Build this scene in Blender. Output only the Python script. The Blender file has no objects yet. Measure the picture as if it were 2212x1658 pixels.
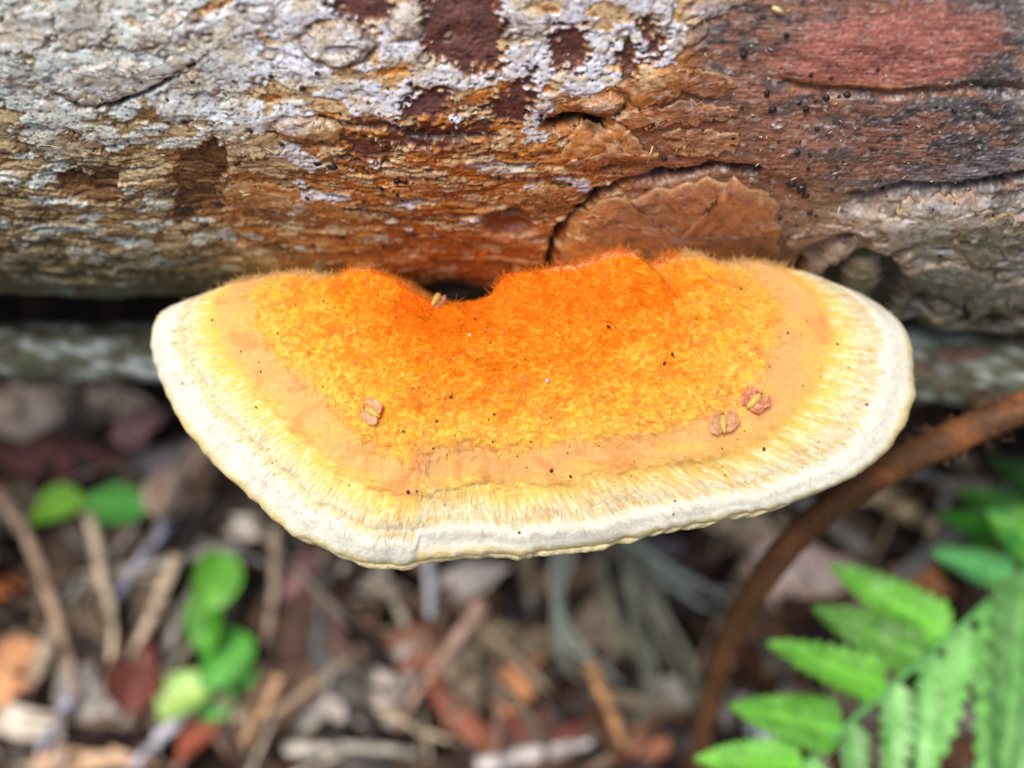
import bpy, math, random
import numpy as np
from mathutils import Vector, Matrix

# ------------------------------------------------------------------ camera, light, exposure
sc = bpy.context.scene
Z0 = 0.20                                   # camera height above the leaf litter (metres)
PITCH = math.radians(45.0)
HFOV = math.radians(50.0)
TH = math.tan(HFOV / 2)
cam_d = bpy.data.cameras.new('camera')
cam_d.sensor_width = 36.0
cam_d.lens = 18.0 / TH
cam_d.clip_start = 0.005
cam_d.clip_end = 200.0
cam_d.dof.use_dof = True
cam_d.dof.focus_distance = 0.124
cam_d.dof.aperture_fstop = 9.8
cam_d.dof.aperture_blades = 0
cam = bpy.data.objects.new('camera', cam_d)
sc.collection.objects.link(cam)
cam.location = (0, 0, Z0)
cam.rotation_euler = (math.pi / 2 - PITCH, 0, 0)
sc.camera = cam

SUN_EL, SUN_AZ = math.radians(62), math.radians(212)   # azimuth clockwise from +Y: light comes over the shoulder
w = bpy.data.worlds.new('World'); sc.world = w; w.use_nodes = True
nt = w.node_tree
bg = nt.nodes['Background']
sky = nt.nodes.new('ShaderNodeTexSky'); sky.sky_type = 'NISHITA'; sky.sun_disc = False
sky.sun_elevation = SUN_EL; sky.sun_rotation = SUN_AZ
sky.air_density = 1.0; sky.dust_density = 3.0; sky.ozone_density = 1.0
nt.links.new(sky.outputs['Color'], bg.inputs['Color'])
bg.inputs['Strength'].default_value = 0.085
sd = bpy.data.lights.new('sun', 'SUN'); sd.energy = 2.4; sd.angle = math.radians(32); sd.color = (1.0, 0.95, 0.87)
sun = bpy.data.objects.new('sun', sd); sc.collection.objects.link(sun)
sdir = Vector((math.sin(SUN_AZ) * math.cos(SUN_EL), math.cos(SUN_AZ) * math.cos(SUN_EL), math.sin(SUN_EL)))
sun.rotation_euler = (-sdir).to_track_quat('-Z', 'Y').to_euler()
sun.location = (0, 0, 3)
sc.view_settings.view_transform = 'Standard'
sc.view_settings.look = 'None'
sc.view_settings.exposure = 0.62
sc.view_settings.gamma = 1.0
sc.render.engine = 'CYCLES'
sc.cycles.use_denoising = True
sc.cycles.max_bounces = 8

rng = np.random.default_rng(7)
random.seed(7)
PX = 2212.0                                  # photograph pixels are quoted on a 2212 x 1658 frame

# ------------------------------------------------------------------ projection helpers
CP, SP = math.cos(PITCH), math.sin(PITCH)
def ray(px, py):
    xn = (np.asarray(px, float) - 1106) / 1106 * TH
    yn = (829 - np.asarray(py, float)) / 1106 * TH
    d = np.stack([xn, CP + yn * SP, -SP + yn * CP], -1)
    return d / np.linalg.norm(d, axis=-1, keepdims=True)
def on_z(px, py, z):                          # pixel to a point of the level z (world)
    d = ray(px, py)
    t = (np.asarray(z) - Z0) / d[..., 2]
    return np.array([0, 0, Z0]) + d * t[..., None]
def project(P):
    q = np.asarray(P) - np.array([0, 0, Z0])
    dep = q[..., 1] * CP - q[..., 2] * SP
    up = q[..., 1] * SP + q[..., 2] * CP
    return 1106 + q[..., 0] / dep / TH * 1106, 829 - up / dep / TH * 1106, dep
def pxsize(n, dep):                           # n pixels at that depth in metres
    return n / PX * 2 * TH * dep

# ------------------------------------------------------------------ noise (numpy)
_perm = rng.permutation(4096).astype(np.int32)
_ga = rng.uniform(0, 2 * math.pi, 4096)
_gx, _gy = np.cos(_ga).astype(np.float32), np.sin(_ga).astype(np.float32)
def pn(x, y, s=0):
    x = np.asarray(x, np.float32); y = np.asarray(y, np.float32)
    xf = np.floor(x); yf = np.floor(y)
    xi = xf.astype(np.int32); yi = yf.astype(np.int32)
    fx = x - xf; fy = y - yf
    def g(a, b, dx, dy):
        h = _perm[(_perm[(a + s * 131) & 4095] + b) & 4095]
        return _gx[h] * dx + _gy[h] * dy
    u = fx * fx * fx * (fx * (fx * 6 - 15) + 10); v = fy * fy * fy * (fy * (fy * 6 - 15) + 10)
    a = g(xi, yi, fx, fy); b = g(xi + 1, yi, fx - 1, fy)
    c = g(xi, yi + 1, fx, fy - 1); d = g(xi + 1, yi + 1, fx - 1, fy - 1)
    return (a + (b - a) * u) + ((c + (d - c) * u) - (a + (b - a) * u)) * v
def fbm(x, y, s=0, o=4, gain=0.5):
    r = 0; a = 1.0
    for k in range(o):
        r = r + a * pn(x * 2 ** k, y * 2 ** k, s + k * 7); a *= gain
    return r
def sst(a, b, x):
    t = np.clip((x - a) / (b - a), 0, 1); return t * t * (3 - 2 * t)
def lin(c):
    c = np.asarray(c, float) / 255.0
    return np.where(c <= 0.04045, c / 12.92, ((c + 0.055) / 1.055) ** 2.4)
def mixc(A, B, f):
    return A + (B - A) * np.asarray(f)[..., None]

# ------------------------------------------------------------------ mesh helpers
col = sc.collection
def link(o, parent=None):
    col.objects.link(o)
    if parent is not None: o.parent = parent
    return o
def mesh_np(name, V, F, mat, parent=None, C=None, smooth=True):
    V = np.asarray(V, np.float32); 
    me = bpy.data.meshes.new(name)
    Fs = F if isinstance(F, list) else [F]
    Fs = [np.asarray(f, np.int32) for f in Fs if len(f)]
    me.vertices.add(len(V)); me.vertices.foreach_set('co', V.ravel())
    idx = np.concatenate([f.ravel() for f in Fs])
    cnt = np.concatenate([np.full(len(f), f.shape[1], np.int32) for f in Fs])
    st = np.concatenate([[0], np.cumsum(cnt)[:-1]]).astype(np.int32)
    me.loops.add(len(idx)); me.loops.foreach_set('vertex_index', idx)
    me.polygons.add(len(cnt)); me.polygons.foreach_set('loop_start', st)
    me.polygons.foreach_set('use_smooth', np.full(len(cnt), smooth))
    me.update(calc_edges=True)
    if C is not None:
        at = me.color_attributes.new('Col', 'FLOAT_COLOR', 'POINT')
        c4 = np.ones((len(V), 4), np.float32); c4[:, :3] = C
        at.data.foreach_set('color', c4.ravel())
    me.materials.append(mat)
    return link(bpy.data.objects.new(name, me), parent)
def grid_faces(nu, nv, off=0, flip=False):
    i, j = np.meshgrid(np.arange(nu - 1), np.arange(nv - 1), indexing='ij')
    a = (i * nv + j).ravel() + off
    f = np.stack([a, a + nv, a + nv + 1, a + 1], 1)
    return f[:, ::-1] if flip else f
def tube(P, r, sides=8, cap=True):
    P = np.asarray(P, float); n = len(P); r = np.broadcast_to(np.asarray(r, float), (n,))
    T = np.gradient(P, axis=0); T /= np.linalg.norm(T, axis=1, keepdims=True) + 1e-12
    up = np.array([0.13, 0.21, 0.97]); 
    A = np.cross(T, up); A /= np.linalg.norm(A, axis=1, keepdims=True) + 1e-12
    B = np.cross(T, A)
    an = np.linspace(0, 2 * math.pi, sides, endpoint=False)
    V = P[:, None] + (A[:, None] * np.cos(an)[None, :, None] + B[:, None] * np.sin(an)[None, :, None]) * r[:, None, None]
    V = V.reshape(-1, 3)
    i, j = np.meshgrid(np.arange(n - 1), np.arange(sides), indexing='ij')
    a = (i * sides + j).ravel(); b = (i * sides + (j + 1) % sides).ravel()
    F = [np.stack([a, b, b + sides, a + sides], 1)]
    if cap:
        V = np.vstack([V, P[0], P[-1]]); k = np.arange(sides)
        F.append(np.concatenate([np.stack([np.full(sides, n * sides), (k + 1) % sides, k], 1),
                                 np.stack([np.full(sides, n * sides + 1), (n - 1) * sides + k, (n - 1) * sides + (k + 1) % sides], 1)]))
    return V, F
def join(parts):
    Vs, Q, T, Cs = [], [], [], []; off = 0
    for p in parts:
        V, F = p[0], p[1]
        for f in (F if isinstance(F, list) else [F]):
            f = np.asarray(f)
            if len(f): (Q if f.shape[1] == 4 else T).append(f + off)
        Vs.append(V); off += len(V)
        if len(p) > 2: Cs.append(np.broadcast_to(p[2], (len(V), 3)))
    return np.vstack(Vs), [np.vstack(x) for x in (Q, T) if x], (np.vstack(Cs) if Cs else None)
def resample(pts, n, smooth=0):
    P = np.asarray(pts, float)
    s = np.concatenate([[0], np.cumsum(np.linalg.norm(np.diff(P, axis=0), axis=1))])
    t = np.linspace(0, s[-1], n)
    Q = np.stack([np.interp(t, s, P[:, k]) for k in range(P.shape[1])], 1)
    for _ in range(smooth):
        Q[1:-1] = 0.25 * Q[:-2] + 0.5 * Q[1:-1] + 0.25 * Q[2:]
    return Q
def empty(name, loc=(0, 0, 0)):
    o = bpy.data.objects.new(name, None); o.empty_display_size = 0.01; o.location = loc
    return link(o)
def tag(o, label=None, cat=None, group=None, kind=None):
    if label: o['label'] = label
    if cat: o['category'] = cat
    if group: o['group'] = group
    if kind: o['kind'] = kind
    return o
def part(name, V, F, mat, parent, C=None, smooth=True):
    """mesh given in world coordinates, parented to an unrotated empty"""
    return mesh_np(name, np.asarray(V) - np.array(parent.location), F, mat, parent, C, smooth)

# ------------------------------------------------------------------ materials
def vmat(name, rough=0.7, spec=0.3, nscale=900, namp=0.25, bscale=1500, bdist=0.0001, sss=0, trans=0, bstr=0.6, rvar=0.0):
    m = bpy.data.materials.new(name); m.use_nodes = True
    t = m.node_tree; N = t.nodes; L = t.links
    bs = N['Principled BSDF']
    at = N.new('ShaderNodeAttribute'); at.attribute_name = 'Col'
    ge = N.new('ShaderNodeTexCoord')
    nz = N.new('ShaderNodeTexNoise'); nz.inputs['Scale'].default_value = nscale; nz.inputs['Detail'].default_value = 4
    L.new(ge.outputs['Object'], nz.inputs['Vector'])
    mr = N.new('ShaderNodeMapRange'); mr.inputs['From Min'].default_value = 0.3; mr.inputs['From Max'].default_value = 0.7
    mr.inputs['To Min'].default_value = 1 - namp; mr.inputs['To Max'].default_value = 1 + namp
    L.new(nz.outputs['Fac'], mr.inputs['Value'])
    mx = N.new('ShaderNodeMix'); mx.data_type = 'RGBA'; mx.blend_type = 'MULTIPLY'; mx.inputs['Factor'].default_value = 1
    L.new(at.outputs['Color'], mx.inputs['A']); L.new(mr.outputs['Result'], mx.inputs['B'])
    L.new(mx.outputs['Result'], bs.inputs['Base Color'])
    bs.inputs['Roughness'].default_value = rough
    bs.inputs['Specular IOR Level'].default_value = spec
    if rvar:
        mr2 = N.new('ShaderNodeMapRange'); mr2.inputs['From Min'].default_value = 0.35; mr2.inputs['From Max'].default_value = 0.65
        mr2.inputs['To Min'].default_value = rough - rvar; mr2.inputs['To Max'].default_value = rough + rvar
        n3 = N.new('ShaderNodeTexNoise'); n3.inputs['Scale'].default_value = nscale * 0.6
        L.new(ge.outputs['Object'], n3.inputs['Vector']); L.new(n3.outputs['Fac'], mr2.inputs['Value'])
        L.new(mr2.outputs['Result'], bs.inputs['Roughness'])
    if bdist:
        n2 = N.new('ShaderNodeTexNoise'); n2.inputs['Scale'].default_value = bscale; n2.inputs['Detail'].default_value = 5
        L.new(ge.outputs['Object'], n2.inputs['Vector'])
        bp = N.new('ShaderNodeBump'); bp.inputs['Strength'].default_value = bstr; bp.inputs['Distance'].default_value = bdist
        L.new(n2.outputs['Fac'], bp.inputs['Height']); L.new(bp.outputs['Normal'], bs.inputs['Normal'])
    if sss:
        bs.inputs['Subsurface Weight'].default_value = sss
        bs.inputs['Subsurface Radius'].default_value = (1.0, 0.45, 0.15)
        bs.inputs['Subsurface Scale'].default_value = 0.0012
    if trans:
        tr = N.new('ShaderNodeBsdfTranslucent'); ms = N.new('ShaderNodeMixShader')
        ms.inputs['Fac'].default_value = trans
        L.new(mx.outputs['Result'], tr.inputs['Color'])
        L.new(bs.outputs['BSDF'], ms.inputs[1]); L.new(tr.outputs['BSDF'], ms.inputs[2])
        L.new(ms.outputs['Shader'], N['Material Output'].inputs['Surface'])
    return m
M_BARK = vmat('bark', 0.46, 0.5, 2600, 0.25, 1800, 0.00012, bstr=0.6, rvar=0.2)
M_CAP = vmat('fungus_flesh', 0.75, 0.2, 1500, 0.1, 2600, 0.00018, sss=0.45, bstr=0.5)
M_PORE = vmat('fungus_pores', 0.8, 0.2, 2500, 0.2, 3500, 0.0002)
M_FUZZ = vmat('fungus_hair', 0.8, 0.1, 500, 0.08, 1, 0, trans=0.5)
M_SEED = vmat('seed_wing', 0.4, 0.5, 2500, 0.2, 3000, 0.0001, trans=0.45)
M_SPECK = vmat('dark_speck', 0.5, 0.5, 3000, 0.3, 3000, 0.0001)
M_WOOD = vmat('dead_wood', 0.75, 0.3, 700, 0.35, 900, 0.0004)
M_STEM = vmat('plant_stem', 0.7, 0.3, 900, 0.3, 1200, 0.0002)
M_LEAFD = vmat('dead_leaf', 0.65, 0.35, 350, 0.4, 500, 0.0005, trans=0.12)
M_LEAFG = vmat('green_leaf', 0.42, 0.5, 300, 0.18, 500, 0.0003, trans=0.35)
M_SOIL = vmat('soil', 0.95, 0.1, 250, 0.5, 300, 0.002)

# ------------------------------------------------------------------ ground
GY = [-3, 0.05, 0.10, 0.14, 0.17, 0.19, 0.21, 0.235, 0.3, 0.6, 3]
GZ = [-.27, -.262, -.255, -.240, -.216, -.184, -.145, -.122, -.116, -.20, -.25]
def gz(x, y):
    b = 0
    for k in (-.012, -.006, 0, .006, .012): b = b + np.interp(np.asarray(y) + k, GY, GZ) / 5
    n = fbm(np.asarray(x) * 28, np.asarray(y) * 28, 3, 3) * 0.010
    return b + n + Z0
def on_ground(px, py, lift=0.0):
    px = np.asarray(px, float); py = np.asarray(py, float)
    d = ray(px, py); t = np.full(px.shape, 0.1)
    for _ in range(240):                                # march down to the litter
        p = np.array([0, 0, Z0]) + d * t[..., None]
        h = p[..., 2] - gz(p[..., 0], p[..., 1]) - lift
        t = t + np.clip(h * 0.6, -0.004, 0.02)
    return np.array([0, 0, Z0]) + d * t[..., None]
ax = np.concatenate([-np.geomspace(30, 0.25, 34), np.linspace(-0.24, 0.24, 170), np.geomspace(0.25, 30, 34)])
ay = np.concatenate([-np.geomspace(30, 0.16, 30), np.linspace(-0.15, 0.33, 170), np.geomspace(0.34, 30, 30)])
gx, gy = np.meshgrid(ax, ay, indexing='ij')
gV = np.stack([gx, gy, gz(gx, gy) - 0.004 + fbm(gx * 120, gy * 120, 9, 3) * 0.004], -1).reshape(-1, 3)
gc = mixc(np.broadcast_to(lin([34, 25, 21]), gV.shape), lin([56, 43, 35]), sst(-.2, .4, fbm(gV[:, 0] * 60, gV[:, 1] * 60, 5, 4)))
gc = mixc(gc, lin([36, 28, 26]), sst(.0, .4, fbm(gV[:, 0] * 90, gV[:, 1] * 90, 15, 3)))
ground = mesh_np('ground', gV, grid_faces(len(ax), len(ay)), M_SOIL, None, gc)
tag(ground, 'dark brown woodland soil under the leaf litter', kind='structure')

# ------------------------------------------------------------------ the log
R = 52.5                                        # mm; the log is worked out in mm on (U along, F angle)
LC = np.array([0.0, 0.1586, Z0 - 0.0639])
TILT = math.radians(0.8)
LX = np.array([math.cos(TILT), 0, -math.sin(TILT)]); LZ = np.array([math.sin(TILT), 0, math.cos(TILT)])
def log_base(U, F, h):                           # U mm, F radians (0 = facing the viewer, + up), h mm over R
    r = (R + h) / 1000
    return LC + (U / 1000)[..., None] * LX + np.stack([0 * r, -np.cos(F) * r, 0 * r], -1) + (np.sin(F) * r)[..., None] * LZ
_f = np.linspace(math.radians(-60), math.radians(60), 400)
_px, _py, _dep = project(log_base(np.zeros(400), _f, np.zeros(400)))
_ok = np.arange(400)[int(np.argmax(_py)):]       # from the lower outline upward the pixel row falls steadily
FB = _f[_ok[0]]
_fo, _pyo, _do = _f[_ok], _py[_ok], _dep[_ok]
def map_xy(U, F):                                # surface coordinates quoted on the photograph's frame
    my = np.interp(F, _fo, _pyo)
    my = np.where(F < _fo[0], _pyo[0] + (_fo[0] - F) * 900, my)
    my = np.where(F > _fo[-1], _pyo[-1] - (F - _fo[-1]) * 900, my)
    dep = np.interp(F, _fo, _do)
    mx = 1106 + U / 1000 / dep / TH * 1106
    return mx, my + (mx - 1106) * math.tan(TILT)
def map_inv(mx, my):
    mx = np.asarray(mx, float); my = np.asarray(my, float) - (np.asarray(mx, float) - 1106) * math.tan(TILT)
    F = np.interp(-my, -_pyo, _fo)
    F = np.where(my < _pyo[-1], _fo[-1] + (_pyo[-1] - my) / 900, F)
    dep = np.interp(F, _fo, _do)
    return (mx - 1106) / 1106 * TH * dep * 1000, F
def seg_dist(mx, my, pts):
    d = np.full(mx.shape, 1e9)
    for (ax_, ay_), (bx_, by_) in zip(pts[:-1], pts[1:]):
        vx, vy = bx_ - ax_, by_ - ay_; L2 = vx * vx + vy * vy + 1e-9
        t = np.clip(((mx - ax_) * vx + (my - ay_) * vy) / L2, 0, 1)
        d = np.minimum(d, np.hypot(mx - ax_ - t * vx, my - ay_ - t * vy))
    return d
def in_poly(mx, my, pts):                        # signed distance, positive inside
    P = list(pts) + [pts[0]]
    inside = np.zeros(mx.shape, bool)
    for (x1, y1), (x2, y2) in zip(P[:-1], P[1:]):
        c = ((y1 > my) != (y2 > my)) & (mx < (x2 - x1) * (my - y1) / ((y2 - y1) if y2 != y1 else 1e-9) + x1)
        inside ^= c
    d = seg_dist(mx, my, P)
    return np.where(inside, d, -d)
def ell(mx, my, cx, cy, rx, ry, rot=0):
    c, s = math.cos(math.radians(rot)), math.sin(math.radians(rot))
    x = (mx - cx) * c + (my - cy) * s; y = -(mx - cx) * s + (my - cy) * c
    return np.hypot(x / rx, y / ry)
CRACKS = [([(1188, 575), (1200, 530), (1218, 498), (1250, 462), (1300, 424), (1360, 405), (1420, 398), (1490, 386), (1560, 374), (1640, 380)], 8, 2.0),
          ([(1850, 432), (1900, 426), (1960, 410), (2080, 408), (2150, 396), (2240, 380), (2500, 372)], 9, 2.6),
          ([(1188, 276), (1225, 268), (1262, 266), (1292, 280)], 13, 2.2),
          ([(1720, 590), (1760, 552), (1810, 520), (1880, 508)], 8, 1.6),
          ([(1900, 545), (1960, 520), (1990, 512)], 6, 1.0),
          ([(120, 200), (190, 232), (260, 218), (330, 190), (390, 150), (420, 138)], 6, 0.9),
          ([(640, 268), (700, 252), (760, 262), (860, 270), (960, 292), (1060, 296)], 6, 0.8),
          ([(440, 452), (560, 470), (660, 486), (760, 505)], 5, 0.6),
          ([(1700, 188), (1800, 205), (1950, 208), (2080, 192), (2300, 190)], 10, 0.7),
          ([(1960, 620), (2040, 600), (2120, 622), (2300, 600)], 7, 1.0),
          ([(760, 460), (860, 440), (980, 430), (1130, 452)], 4, 0.5),
          ([(900, 380), (1010, 396), (1120, 388), (1230, 410)], 4, 0.6)]
DARKPATCH = [[(930, -30), (1070, -20), (1086, 40), (1080, 150), (1010, 158), (930, 120), (912, 60)],
             [(1188, 64), (1245, 60), (1270, 120), (1250, 152), (1195, 140)],
             [(820, 268), (900, 262), (1050, 264), (1060, 296), (960, 310), (880, 305), (830, 300)],
             [(880, 200), (960, 190), (955, 230), (880, 270)],
             [(1050, 232), (1130, 170), (1150, 150), (1152, 236), (1120, 262), (1060, 262)],
             [(1395, 60), (1420, 55), (1425, 130), (1400, 128)],
             [(1335, 110), (1372, 105), (1380, 175), (1350, 180)],
             [(700, -40), (840, -20), (850, 20), (800, 52), (720, 40)],
             [(760, 290), (850, 300), (860, 330), (780, 345), (735, 330)]]
BROWNPATCH = [[(385, 330), (470, 300), (500, 350), (480, 470), (385, 480)], [(140, 375), (240, 372), (270, 420), (230, 450), (150, 420)]]
RINGS = [(725, 92, 76, 44, 2, 1.2), (1108, 74, 24, 18, 0, 1),
         (880, 44, 40, 42, 12, .9), (668, 274, 74, 26, 6, .9), (1300, 232, 50, 22, -8, .8), (560, 30, 36, 20, 0, .7), (100, 300, 60, 26, 0, .7), (1430, 30, 26, 46, 10, .8), (1500, 80, 40, 30, -30, .6), (1150, 40, 36, 22, 8, .7)]
_rr = np.random.default_rng(5)
for _k in range(26):
    RINGS.append((_rr.uniform(0, 520), _rr.uniform(0, 240), _rr.uniform(7, 13), _rr.uniform(6, 10), _rr.uniform(-30, 30), _rr.uniform(.6, 1.1)))
for _k in range(26):
    RINGS.append((_rr.uniform(520, 1450), _rr.uniform(0, 330), _rr.uniform(7, 14), _rr.uniform(5, 9), _rr.uniform(-30, 30), _rr.uniform(.5, 1)))
def region(mx, my, cx, cy, rx, ry):
    return np.exp(-(((mx - cx) / rx) ** 2 + ((my - cy) / ry) ** 2))
def log_eval(U, F, flake=False):
    """height over the cylinder (mm), colour (linear) of the bark at U (mm), F (rad)"""
    U = np.asarray(U, np.float64); F = np.asarray(F, np.float64)
    V = F * R
    wob = fbm(U / 14, V / 14, 41, 3)
    mx0, my0 = map_xy(U, F)
    # ragged outlines for everything below
    jx = fbm(U / 3.2, V / 2.2, 51, 4); jy = fbm(U / 3.2, V / 2.2, 71, 4)
    mx = mx0 + jx * 26; my = my0 + jy * 18
    right = sst(-60, 60, (mx - (1500 - my * 0.35)) + wob * 60) * sst(620, 480, my - (mx - 2212) * 0.05 - 60)
    low = sst(330, 560, my)
    left = sst(760, 250, mx + wob * 120)
    top = sst(330, 150, my + wob * 80 + (mx - 1100) * 0.03)
    greyR = np.maximum(sst(1640, 1950, mx) * sst(390, 470, my), sst(2160, 2300, mx)) * sst(2600, 2400, mx * 0 + 2300)
    plate = np.clip(region(mx, my, 1430, 300, 260, 130) + region(mx, my, 1440, 480, 300, 110), 0, 1)
    pink = sst(1.25, 0.75, ell(mx, my, 1930, 105, 240, 92, -9))
    # --- base wood colours
    n1 = fbm(U / 9, V / 3.0, 11, 5); n2 = fbm(U / 2.2, V / 1.1, 21, 5); n3 = fbm(U / 0.9, V / 0.5, 31, 4)
    grain = fbm(U / 3.0, V / 0.22, 81, 4)
    C = np.broadcast_to(lin([184, 112, 46]), U.shape + (3,)).astype(np.float64)
    C = mixc(C, lin([216, 146, 66]), sst(0.0, .55, n2))
    C = mixc(C, lin([112, 62, 34]), sst(0.04, .5, n1) * 0.8)
    C = mixc(C, lin([66, 38, 28]), sst(.18, .5, n3 + 0.5 * n1) * 0.7)
    C = mixc(C, lin([112, 100, 76]), left * 0.8)
    C = mixc(C, lin([88, 92, 60]), sst(470, 620, my) * sst(1000, 300, mx) * 0.75)
    C = mixc(C, lin([124, 70, 46]), sst(500, 620, my) * sst(600, 1000, mx) * sst(1350, 1150, mx) * 0.7)
    # reddish smooth inner bark to the right
    CR = mixc(np.broadcast_to(lin([140, 98, 82]), C.shape), lin([116, 88, 76]), sst(-.1, .4, fbm(U / 7, V / 4, 91, 4)))
    CR = mixc(CR, lin([170, 124, 104]), sst(.02, .4, grain) * 0.7)
    CR = mixc(CR, lin([86, 60, 50]), sst(.05, .45, -grain) * 0.7)
    CR = mixc(CR, lin([164, 96, 84]), pink * 0.75)
    CR = mixc(CR, lin([200, 134, 120]), pink * sst(.05, .4, grain) * 0.6)
    CR = mixc(CR, lin([150, 96, 48]), sst(22, 6, np.abs(my0 - 195 - (mx0 - 1900) * 0.01)) * sst(1660, 1740, mx0) * 0.7)
    CR = mixc(CR, lin([84, 82, 84]), sst(.05, .4, fbm(U / 4, V / 2.2, 101, 5) + .45 * sst(1850, 2200, mx)) * 0.85 * (1 - pink))
    CR = mixc(CR, lin([44, 42, 46]), sst(.08, .34, fbm(U / 2.2, V / 1.2, 285, 5, .6) + .12 * sst(1900, 2250, mx) - .06) * .75 * (1 - .7 * pink))
    CR = mixc(CR, lin([40, 36, 38]), region(mx, my, 1650, 392, 110, 22) * .8)
    C = mixc(C, CR, right)
    C = mixc(C, lin([168, 102, 58]), plate * 0.55 * (1 - right * 0.3))
    # grey weathered bark low on the right
    CG = mixc(np.broadcast_to(lin([158, 140, 118]), C.shape), lin([208, 202, 200]), sst(-.05, .35, fbm(U / 3.5, V / 1.5, 111, 5)))
    CG = mixc(CG, lin([96, 84, 70]), sst(.05, .4, fbm(U / 4, V / 1.2, 121, 5)))
    CG = mixc(CG, lin([112, 112, 84]), sst(.05, .4, fbm(U / 6, V / 3, 131, 4)) * 0.6)
    C = mixc(C, CG, greyR)
    # --- dark red inner patches where the crust has come away
    dp = np.full(U.shape, -1e3)
    for p in DARKPATCH: dp = np.maximum(dp, in_poly(mx, my, p))
    bare = sst(-13, 9, dp + n3 * 34)
    bp = np.full(U.shape, -1e3)
    for p in BROWNPATCH: bp = np.maximum(bp, in_poly(mx, my, p))
    bareb = sst(-5, 5, bp + n3 * 14)
    # --- crusts: tan below, white above; each with crisp ragged edges
    covT = np.clip(0.40 + 0.42 * top + 0.18 * left - 0.12 * low, 0, 0.9) * (1 - right) * (1 - greyR) * (1 - 0.75 * plate)
    covW = np.clip(0.10 + 0.72 * top + 0.26 * left * (1 - low) - 0.1 * low + 0.30 * left * low, 0, 0.88) * (1 - right) * (1 - greyR) * (1 - 0.8 * plate)
    tn = fbm(U / 5.0, V / 2.4, 141, 5, 0.54); wn = fbm(U / 5.5, V / 3.0, 151, 5, 0.55)
    thrT = 0.42 * (1 - 2 * covT); thrW = 0.42 * (1 - 2 * covW)
    eT = tn - thrT - 1.5 * np.maximum(bare, bareb) - .35 * right; eW = wn - thrW - 1.5 * np.maximum(bare, bareb) - .4 * right
    mT = sst(-.015, .03, eT); mW = sst(-.012, .03, eW)
    C = mixc(C, mixc(np.broadcast_to(lin([104, 60, 53]), C.shape), lin([80, 47, 42]), sst(-.2, .3, n2)), np.clip(bare, 0, 1))
    C = mixc(C, mixc(np.broadcast_to(lin([116, 78, 48]), C.shape), lin([96, 62, 40]), sst(-.2, .3, n2)), bareb)
    cT = mixc(np.broadcast_to(lin([208, 180, 140]), C.shape), lin([184, 138, 84]), sst(-.1, .4, n2))
    cT = mixc(cT, lin([172, 162, 130]), left * 0.6)
    C = mixc(C, cT, mT * 0.9)
    rim = sst(-.10, -.02, eW) * (1 - mW) * (1 - right) * (1 - greyR)
    C = mixc(C, lin([168, 132, 78]), rim * 0.5 * (1 - bare))
    cW = mixc(np.broadcast_to(lin([218, 220, 234]), C.shape), lin([206, 194, 176]), sst(0, .35, fbm(U / 4, V / 2.2, 161, 4)))
    cW = mixc(cW, lin([200, 214, 208]), left * 0.7)
    cW = mixc(cW, lin([160, 170, 144]), sst(420, 600, my) * 0.6)
    cW = mixc(cW, lin([150, 116, 104]), sst(.16, .42, fbm(U / 1.5, V / 0.9, 171, 4)) * 0.55)
    C = mixc(C, cW, mW * 0.94)
    # sparse pale bloom, and lilac sheen on the right painted into the colour
    blo = sst(.25, .5, fbm(U / 1.2, V / 0.7, 181, 4)) * right * (1 - pink * .7)
    C = mixc(C, lin([186, 176, 174]), blo * 0.55)
    sheen = sst(1.2, 0.4, ell(mx, my, 2060, 445 - 70, 190, 28, -17)) * sst(-.3, .2, grain)
    C = mixc(C, lin([192, 180, 190]), sheen * 0.6)
    # freckles
    fr = sst(.33, .42, fbm(U / 0.55, V / 0.45, 191, 3)) 
    C = mixc(C, lin([52, 36, 32]), fr * 0.75 * (0.35 + 0.65 * (1 - right)))
    fr2 = sst(.30, .40, fbm(U / 1.3, V / 0.55, 201, 4)) * (1 - right)
    C = mixc(C, lin([74, 46, 34]), fr2 * 0.6)
    # streaks of layered edges through the orange middle
    st = fbm(U / 9, V / 0.9 + fbm(U / 6, V / 5, 215, 3) * 1.6, 211, 5, 0.6)
    strm = (1 - right) * sst(250, 360, my) * (1 - greyR * .3)
    C = mixc(C, lin([58, 36, 26]), sst(.24, .42, st) * strm * 0.6)
    C = mixc(C, lin([202, 158, 106]), sst(.20, .40, -st) * strm * 0.4)
    gn = fbm(U / 0.8, V / 0.6, 255, 4, .65)
    C = mixc(C, lin([214, 188, 146]), sst(.24, .36, gn + .25 * tn) * (1 - right) * (1 - greyR) * sst(620, 480, my) * .75 * (1 - bare) * (1 - bareb) * .55)
    tl = sst(560, 420, mx + wob * 60) * sst(260, 170, my) * sst(.02, .12, fbm(U / 4.5, V / 3.5, 265, 4))
    C = mixc(C, mixc(np.broadcast_to(lin([112, 88, 80]), C.shape), lin([150, 124, 110]), sst(-.1, .3, n3)), tl * .25)
    C = mixc(C, mixc(np.broadcast_to(lin([92, 100, 68]), C.shape), lin([60, 66, 46]), sst(-.1, .3, n2)), sst(520, 610, my) * sst(1000, 500, mx) * .6)
    ringh = 0
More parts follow.
